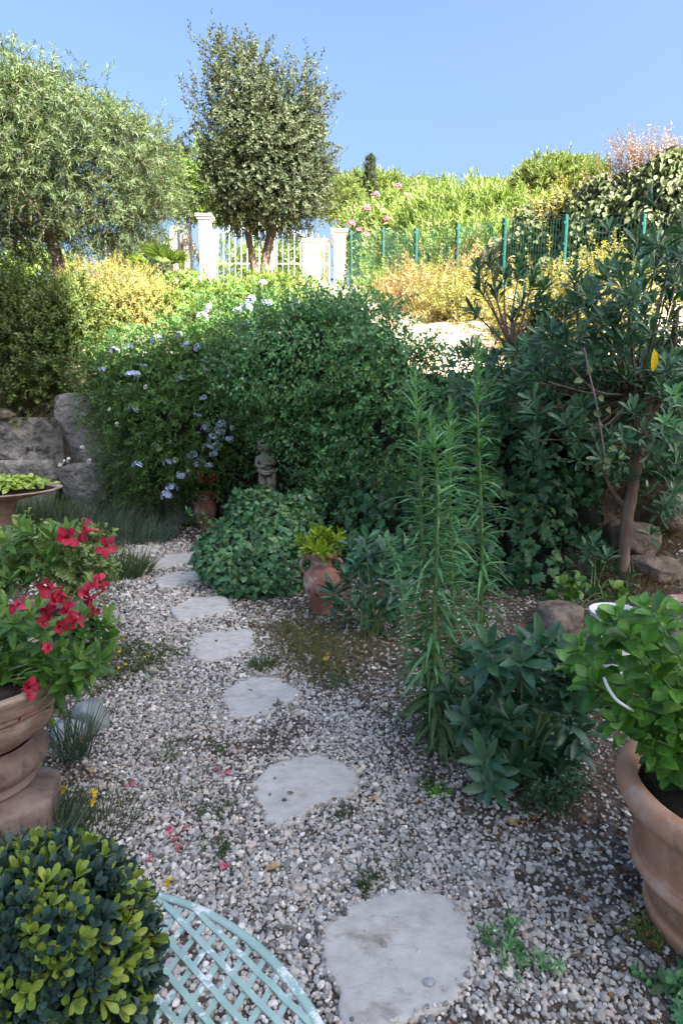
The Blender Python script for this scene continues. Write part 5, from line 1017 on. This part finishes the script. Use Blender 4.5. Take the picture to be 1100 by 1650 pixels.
# ---- grasses, weeds and bedding on the left
def blades(lb, C0, r, n, H, W, mat=None, lean=.5, a=None):
    al = rnd(n, 0, 6.283); q = r * np.sqrt(rnd(n)); P = np.c_[C0[0] + np.cos(al) * q * 1.2, C0[1] + np.sin(al) * q, np.zeros(n)]; P[:, 2] = gz(P[:, 0], P[:, 1]); d = unit(np.c_[np.cos(al) * q / r * lean + rng.normal(size=n) * .25, np.sin(al) * q / r * lean + rng.normal(size=n) * .25, np.ones(n)])
    X, _ = perp(d); leaves(lb, P, d, X * rng.choice([-1, 1], n)[:, None] + np.c_[d[:, :2] * 0, np.zeros(n)] + rdir(n) * .5, H * rnd(n, .5, 1.15), W, T_LN, rnd(n, .1, .5))
def tuft(lab, px, py, r, n, H, W, mat, nm='grass_tuft', cat='grass tuft', group=None, lean=.6):
    c = onz(px, py); t = plant(nm, lab, cat, (c[0], c[1], float(gz(c[0], c[1]))), group); lb = MB(); blades(lb, c, r, n, H, W, None, lean); lb.build('blades', M[mat], t)
tuft('wide tuft of grey green lavender-like grass in front of the left wall', 130, 868, .5, 900, .5, .007, 'lavender')
tuft('grey green tuft beside the path end under the blue-flowered bush', 215, 872, .4, 650, .34, .007, 'lavender')
tuft('dark green tuft at the left gravel edge beyond the variegated plant', 185, 930, .26, 600, .26, .008, 'grass')
tuft('dark grassy tuft left of the lavender-like grass', 25, 865, .5, 1100, .62, .008, 'grass')
tuft('bluish grass at the foot of the urn block', 55, 1350, .14, 500, .14, .005, 'lavender')
tuft('thin upright grass stems in front of the grey green boulder', 122, 1225, .05, 90, .3, .005, 'lavender', lean=.3)
tuft('straggly tuft between the urn block and the topiary', 150, 1330, .14, 160, .12, .004, 'grass')
tuft('dry straw tuft on the bank at the right edge', 1060, 935, .3, 500, .32, .005, 'straw')
tuft('dry straw tuft under the leaning tree trunk', 1010, 970, .22, 300, .22, .005, 'straw')
tuft('small tuft beside the third stepping stone right edge', 425, 1075, .06, 120, .1, .004, 'grass')
def weedpatch(lab, pts, mat, nsp, ln, L, W, nm='low_weed', cat='weed', fl=None, tm=T_RH, up=.7, seed=0, group=None):
    cs = np.array([onz(x, y) for x, y in pts]); c = cs.mean(0); t = plant(nm, lab, cat, (c[0], c[1], float(gz(c[0], c[1]))), group); lb, tw = MB(), MB()
    base = np.repeat(cs, nsp, 0) + np.c_[rng.normal(size=(len(cs) * nsp, 2)) * ln * .45, np.zeros(len(cs) * nsp)]; base[:, 2] = gz(base[:, 0], base[:, 1]); d = unit(np.c_[rng.normal(size=(len(base), 2)) * .6, np.ones(len(base)) * up]); l = ln * rnd(len(base), .6, 1.3)
    P, D, N, tt, ix = sprays(base, d, l, 11, .9, .3); leaves(lb, P, D, N, L * rnd(len(P), .6, 1.2), W * rnd(len(P), .7, 1.2), tm, .15); twigs(tw, base, d, l, .0014, .3); lb.build('foliage', M[mat], t); tw.build('stems', M['green_stem'], t)
    if fl:
        src = None
        for x, y, z in fl:
            p_ = onz(x, y, z)
            if src is None: o = src = floret_cluster(2, .006, .009, .009).build('flower', M['yellow'], None)
            else: o = src.copy(); C.objects.link(o)
            o.parent = t; o.location = Vector(p_) - Vector(t['_loc']); s = rng.uniform(.9, 1.5); o.scale = (s, s, s); o.rotation_euler = (rng.uniform(-.5, .3), 0, rng.uniform(0, 3))
weedpatch('low green weeds dotted with small yellow flowers at the left gravel edge', [(190, 1085), (215, 1080), (240, 1070), (180, 1060), (210, 1055), (250, 1050), (170, 1100), (230, 1095), (265, 1060)], 'grass', 16, .15, .024, .008, fl=[(166, 1062, .1), (178, 1040, .1), (186, 1033, .1), (192, 1050, .1), (175, 1068, .1), (202, 1070, .1), (190, 1075, .1), (240, 1053, .1), (238, 1058, .1), (165, 1075, .08), (198, 1028, .1), (182, 1082, .06)])
weedpatch('brownish low weeds right of the stepping stones below the centre amphora', [(480, 1030), (500, 1050), (520, 1040), (470, 1060), (540, 1070), (500, 1080), (450, 1040), (530, 1100), (555, 1050), (490, 1010), (520, 1015), (560, 1085), (475, 1045), (505, 1065), (535, 1055), (580, 1060), (600, 1040), (515, 1090), (455, 1015)], 'straw', 20, .16, .022, .007, up=1.)
weedpatch('green seedlings among the brownish low weeds', [(500, 1030), (430, 1085), (520, 1075), (480, 1050), (540, 1040), (545, 1105), (465, 1020)], 'grass', 14, .14, .026, .007, up=1., fl=[(528, 1055, .08), (524, 1062, .08)])
weedpatch('small upright dark weed in the gravel right of the nearest stepping stone', [(822, 1545), (828, 1555)], 'weed', 9, .085, .03, .009, nm='gravel_weed', tm=T_OV, up=1.2)
weedpatch('small dark weed in the gravel behind the nearest stepping stone', [(585, 1420), (595, 1415)], 'grass', 9, .05, .02, .007, nm='gravel_weed')
weedpatch('tiny weed just right of the one behind the nearest stepping stone', [(630, 1412)], 'grass', 9, .05, .018, .006, nm='gravel_weed')
weedpatch('bright green seedling in the soil below the tall weeds', [(706, 1275)], 'hydra', 10, .045, .026, .009, nm='gravel_weed', tm=T_OV)
weedpatch('dark seedling left of the bright green seedling', [(676, 1262)], 'grass', 9, .05, .02, .007, nm='gravel_weed')
weedpatch('thin weed in the gravel right of the grey green boulder', [(265, 1210), (275, 1225)], 'grass', 7, .07, .02, .005, nm='gravel_weed')
weedpatch('thin weed in the gravel left of the jagged stepping stone', [(345, 1312), (355, 1305)], 'grass', 7, .06, .02, .006, nm='gravel_weed')
weedpatch('thin weed halfway between boulder and third stepping stone', [(360, 1212)], 'grass', 7, .06, .02, .005, nm='gravel_weed')
weedpatch('small weed in the gravel behind the green lattice table', [(360, 1375), (352, 1370)], 'grass', 8, .05, .02, .006, nm='gravel_weed')
weedpatch('weed growing against the near left corner of the jagged stone', [(560, 1315), (548, 1310)], 'grass', 8, .04, .015, .006, nm='gravel_weed')
weedpatch('weed sprouting on the third stepping stone edge', [(452, 1140)], 'grass', 8, .06, .02, .006, nm='gravel_weed')
weedpatch('pale sedum mat in the gravel at the foot of the terracotta pot', [(1035, 1480), (1050, 1495), (1025, 1500), (1060, 1515), (1045, 1520)], 'sedum', 22, .045, .01, .007, nm='sedum_mat', cat='sedum', up=.4)
weedpatch('dark leafy weed at the bottom right corner', [(1095, 1610), (1110, 1625)], 'weed', 10, .08, .04, .02, nm='gravel_weed', tm=T_OV)
weedpatch('dark creeping weeds spreading over the gravel edge behind the urn', [(195, 975), (205, 990), (185, 1000), (175, 980), (210, 960), (190, 955)], 'grass', 9, .09, .018, .005, up=.4)
weedpatch('light green leafy weed at the left edge beside the urn foot', [(5, 1275), (-5, 1260), (0, 1285)], 'mandev', 5, .16, .06, .022, tm=T_OV)
tuft('sparse grass in the gravel near the table edge', 300, 1290, .08, 50, .07, .003, 'grass')

# fallen petals, fallen leaves and yellow flowers lying on the gravel
src = None
for k, (x, y, lab) in enumerate([(352, 1245, 'crumpled red flower fallen between the boulder and the jagged stone'), (362, 1250, 'red petal lying right beside the crumpled red flower'), (275, 1345, 'pink petal lying left of the petal heap'), (300, 1345, 'pinkish petal on the gravel behind the topiary'), (285, 1365, 'dark pink petal in the middle of the fallen petals'), (245, 1395, 'pink petal lying nearest the topiary ball'), (350, 1360, 'dark red petal left of the small weed'), (362, 1400, 'small red petal on the gravel beyond the table rim'), (180, 1122, 'red petal lying below the yellow-flowered weeds'), (270, 1350, 'pale pink petal between the fallen petals'), (210, 1270, 'dark red petal near the boulder'), (292, 1375, 'lowest dark petal of the fallen petal group')]):
    p_ = onz(x, y); p_[2] = float(gz(p_[0], p_[1])) + .018
    if src is None:
        b = MB()
        for q_ in range(3): leaves(b, np.array([[.004 * q_, .003 * q_, .002 * q_]]), np.array([[math.cos(q_ * 1.3), math.sin(q_ * 1.3), .2]]), np.array([[.1, .1, 1.]]), .034, .024, T_OB, .4)
        o = src = b.build('fallen_petal', M['faded'], None)
    else: o = src.copy(); C.objects.link(o)
    tag(o, lab, 'petal', 'fallen petals on the gravel'); o.location = p_; o.rotation_euler = (rng.uniform(-.3, .3), rng.uniform(-.3, .3), rng.uniform(0, 6)); s = rng.uniform(.45, .85); o.scale = (s, s, s)
src = None
for x, y, z, lab in ((150, 1278, .1, 'small bright yellow flower standing right of the urn block'), (149, 1292, .08, 'yellow flower just below its twin beside the urn block'), (104, 1272, .06, 'single yellow flower touching the right side of the urn block'), (273, 1422, .02, 'yellow flower on the gravel next to the topiary ball')):
    p_ = onz(x, y, z)
    if src is None: o = src = floret_cluster(2, .008, .015, .014).build('yellow_flower', M['yellow'], None)
    else: o = src.copy(); C.objects.link(o)
    tag(o, lab, 'flower', 'yellow flowers beside the urn'); o.location = p_; o.rotation_euler = (-.5, 0, rng.uniform(0, 3))
src = None
for x, y, lab in ((148, 1252, 'orange brown dead leaf on the gravel beside the urn'), (118, 1318, 'rusty dead leaf below the urn block'), (612, 1290, 'dead leaf lying right of the jagged stone'), (815, 1325, 'pale brown dead leaf lying in front of the dark glossy shrub'), (955, 1500, 'tan dead leaf on the gravel near the terracotta pot'), (450, 1400, 'brown dead leaf beyond the table rim')):
    p_ = onz(x, y); p_[2] = float(gz(p_[0], p_[1])) + .016
    if src is None: b = MB(); leaves(b, np.zeros((1, 3)), np.array([[1., 0, .1]]), np.array([[0, 0, 1.]]), .05, .026, T_OV, .3); o = src = b.build('dead_leaf', M['dry'], None)
    else: o = src.copy(); C.objects.link(o)
    tag(o, lab, 'dead leaf', 'dead leaves on the gravel'); o.location = p_; o.rotation_euler = (rng.uniform(-.3, .3), rng.uniform(-.3, .3), rng.uniform(0, 6))
# ------------------------------------------------------------------ light, sky, camera
SUN_EL, SUN_AZ = R(42), R(140)      # azimuth clockwise from +Y: behind the viewer, to the right
w = bpy.data.worlds.new('World'); bpy.context.scene.world = w; w.use_nodes = True
nt = w.node_tree; bg = nt.nodes['Background']; sky = nt.nodes.new('ShaderNodeTexSky'); sky.sky_type = 'NISHITA'; sky.sun_disc = False
sky.sun_elevation = SUN_EL; sky.sun_rotation = SUN_AZ; sky.altitude = 50; sky.air_density = 1.25; sky.dust_density = 9.5; sky.ozone_density = 6.2
nt.links.new(sky.outputs[0], bg.inputs[0]); bg.inputs[1].default_value = .062
sl = bpy.data.lights.new('sun', 'SUN'); sl.energy = 5.0; sl.angle = R(.5); sl.color = (1, .93, .8)
so = bpy.data.objects.new('sun', sl); C.objects.link(so)
sd = Vector((math.sin(SUN_AZ) * math.cos(SUN_EL), math.cos(SUN_AZ) * math.cos(SUN_EL), math.sin(SUN_EL)))
so.rotation_euler = sd.to_track_quat('Z', 'Y').to_euler(); so.location = (4, -8, 14)
cam = bpy.data.cameras.new('camera'); co = bpy.data.objects.new('camera', cam); C.objects.link(co)
co.location = (0, 0, CAM_H); co.rotation_euler = (R(90) - PITCH, 0, 0)
cam.sensor_fit = 'VERTICAL'; cam.sensor_height = 36; cam.lens = 36 * F_PX / 1650; cam.clip_start = .05; cam.clip_end = 1000
sc = bpy.context.scene; sc.camera = co
sc.view_settings.view_transform = 'Standard'; sc.view_settings.look = 'None'; sc.view_settings.gamma = 1; sc.view_settings.exposure = 2.85
sc.cycles.max_bounces = 6; sc.cycles.diffuse_bounces = 4; sc.cycles.glossy_bounces = 2; sc.cycles.transmission_bounces = 4; sc.cycles.use_denoising = True
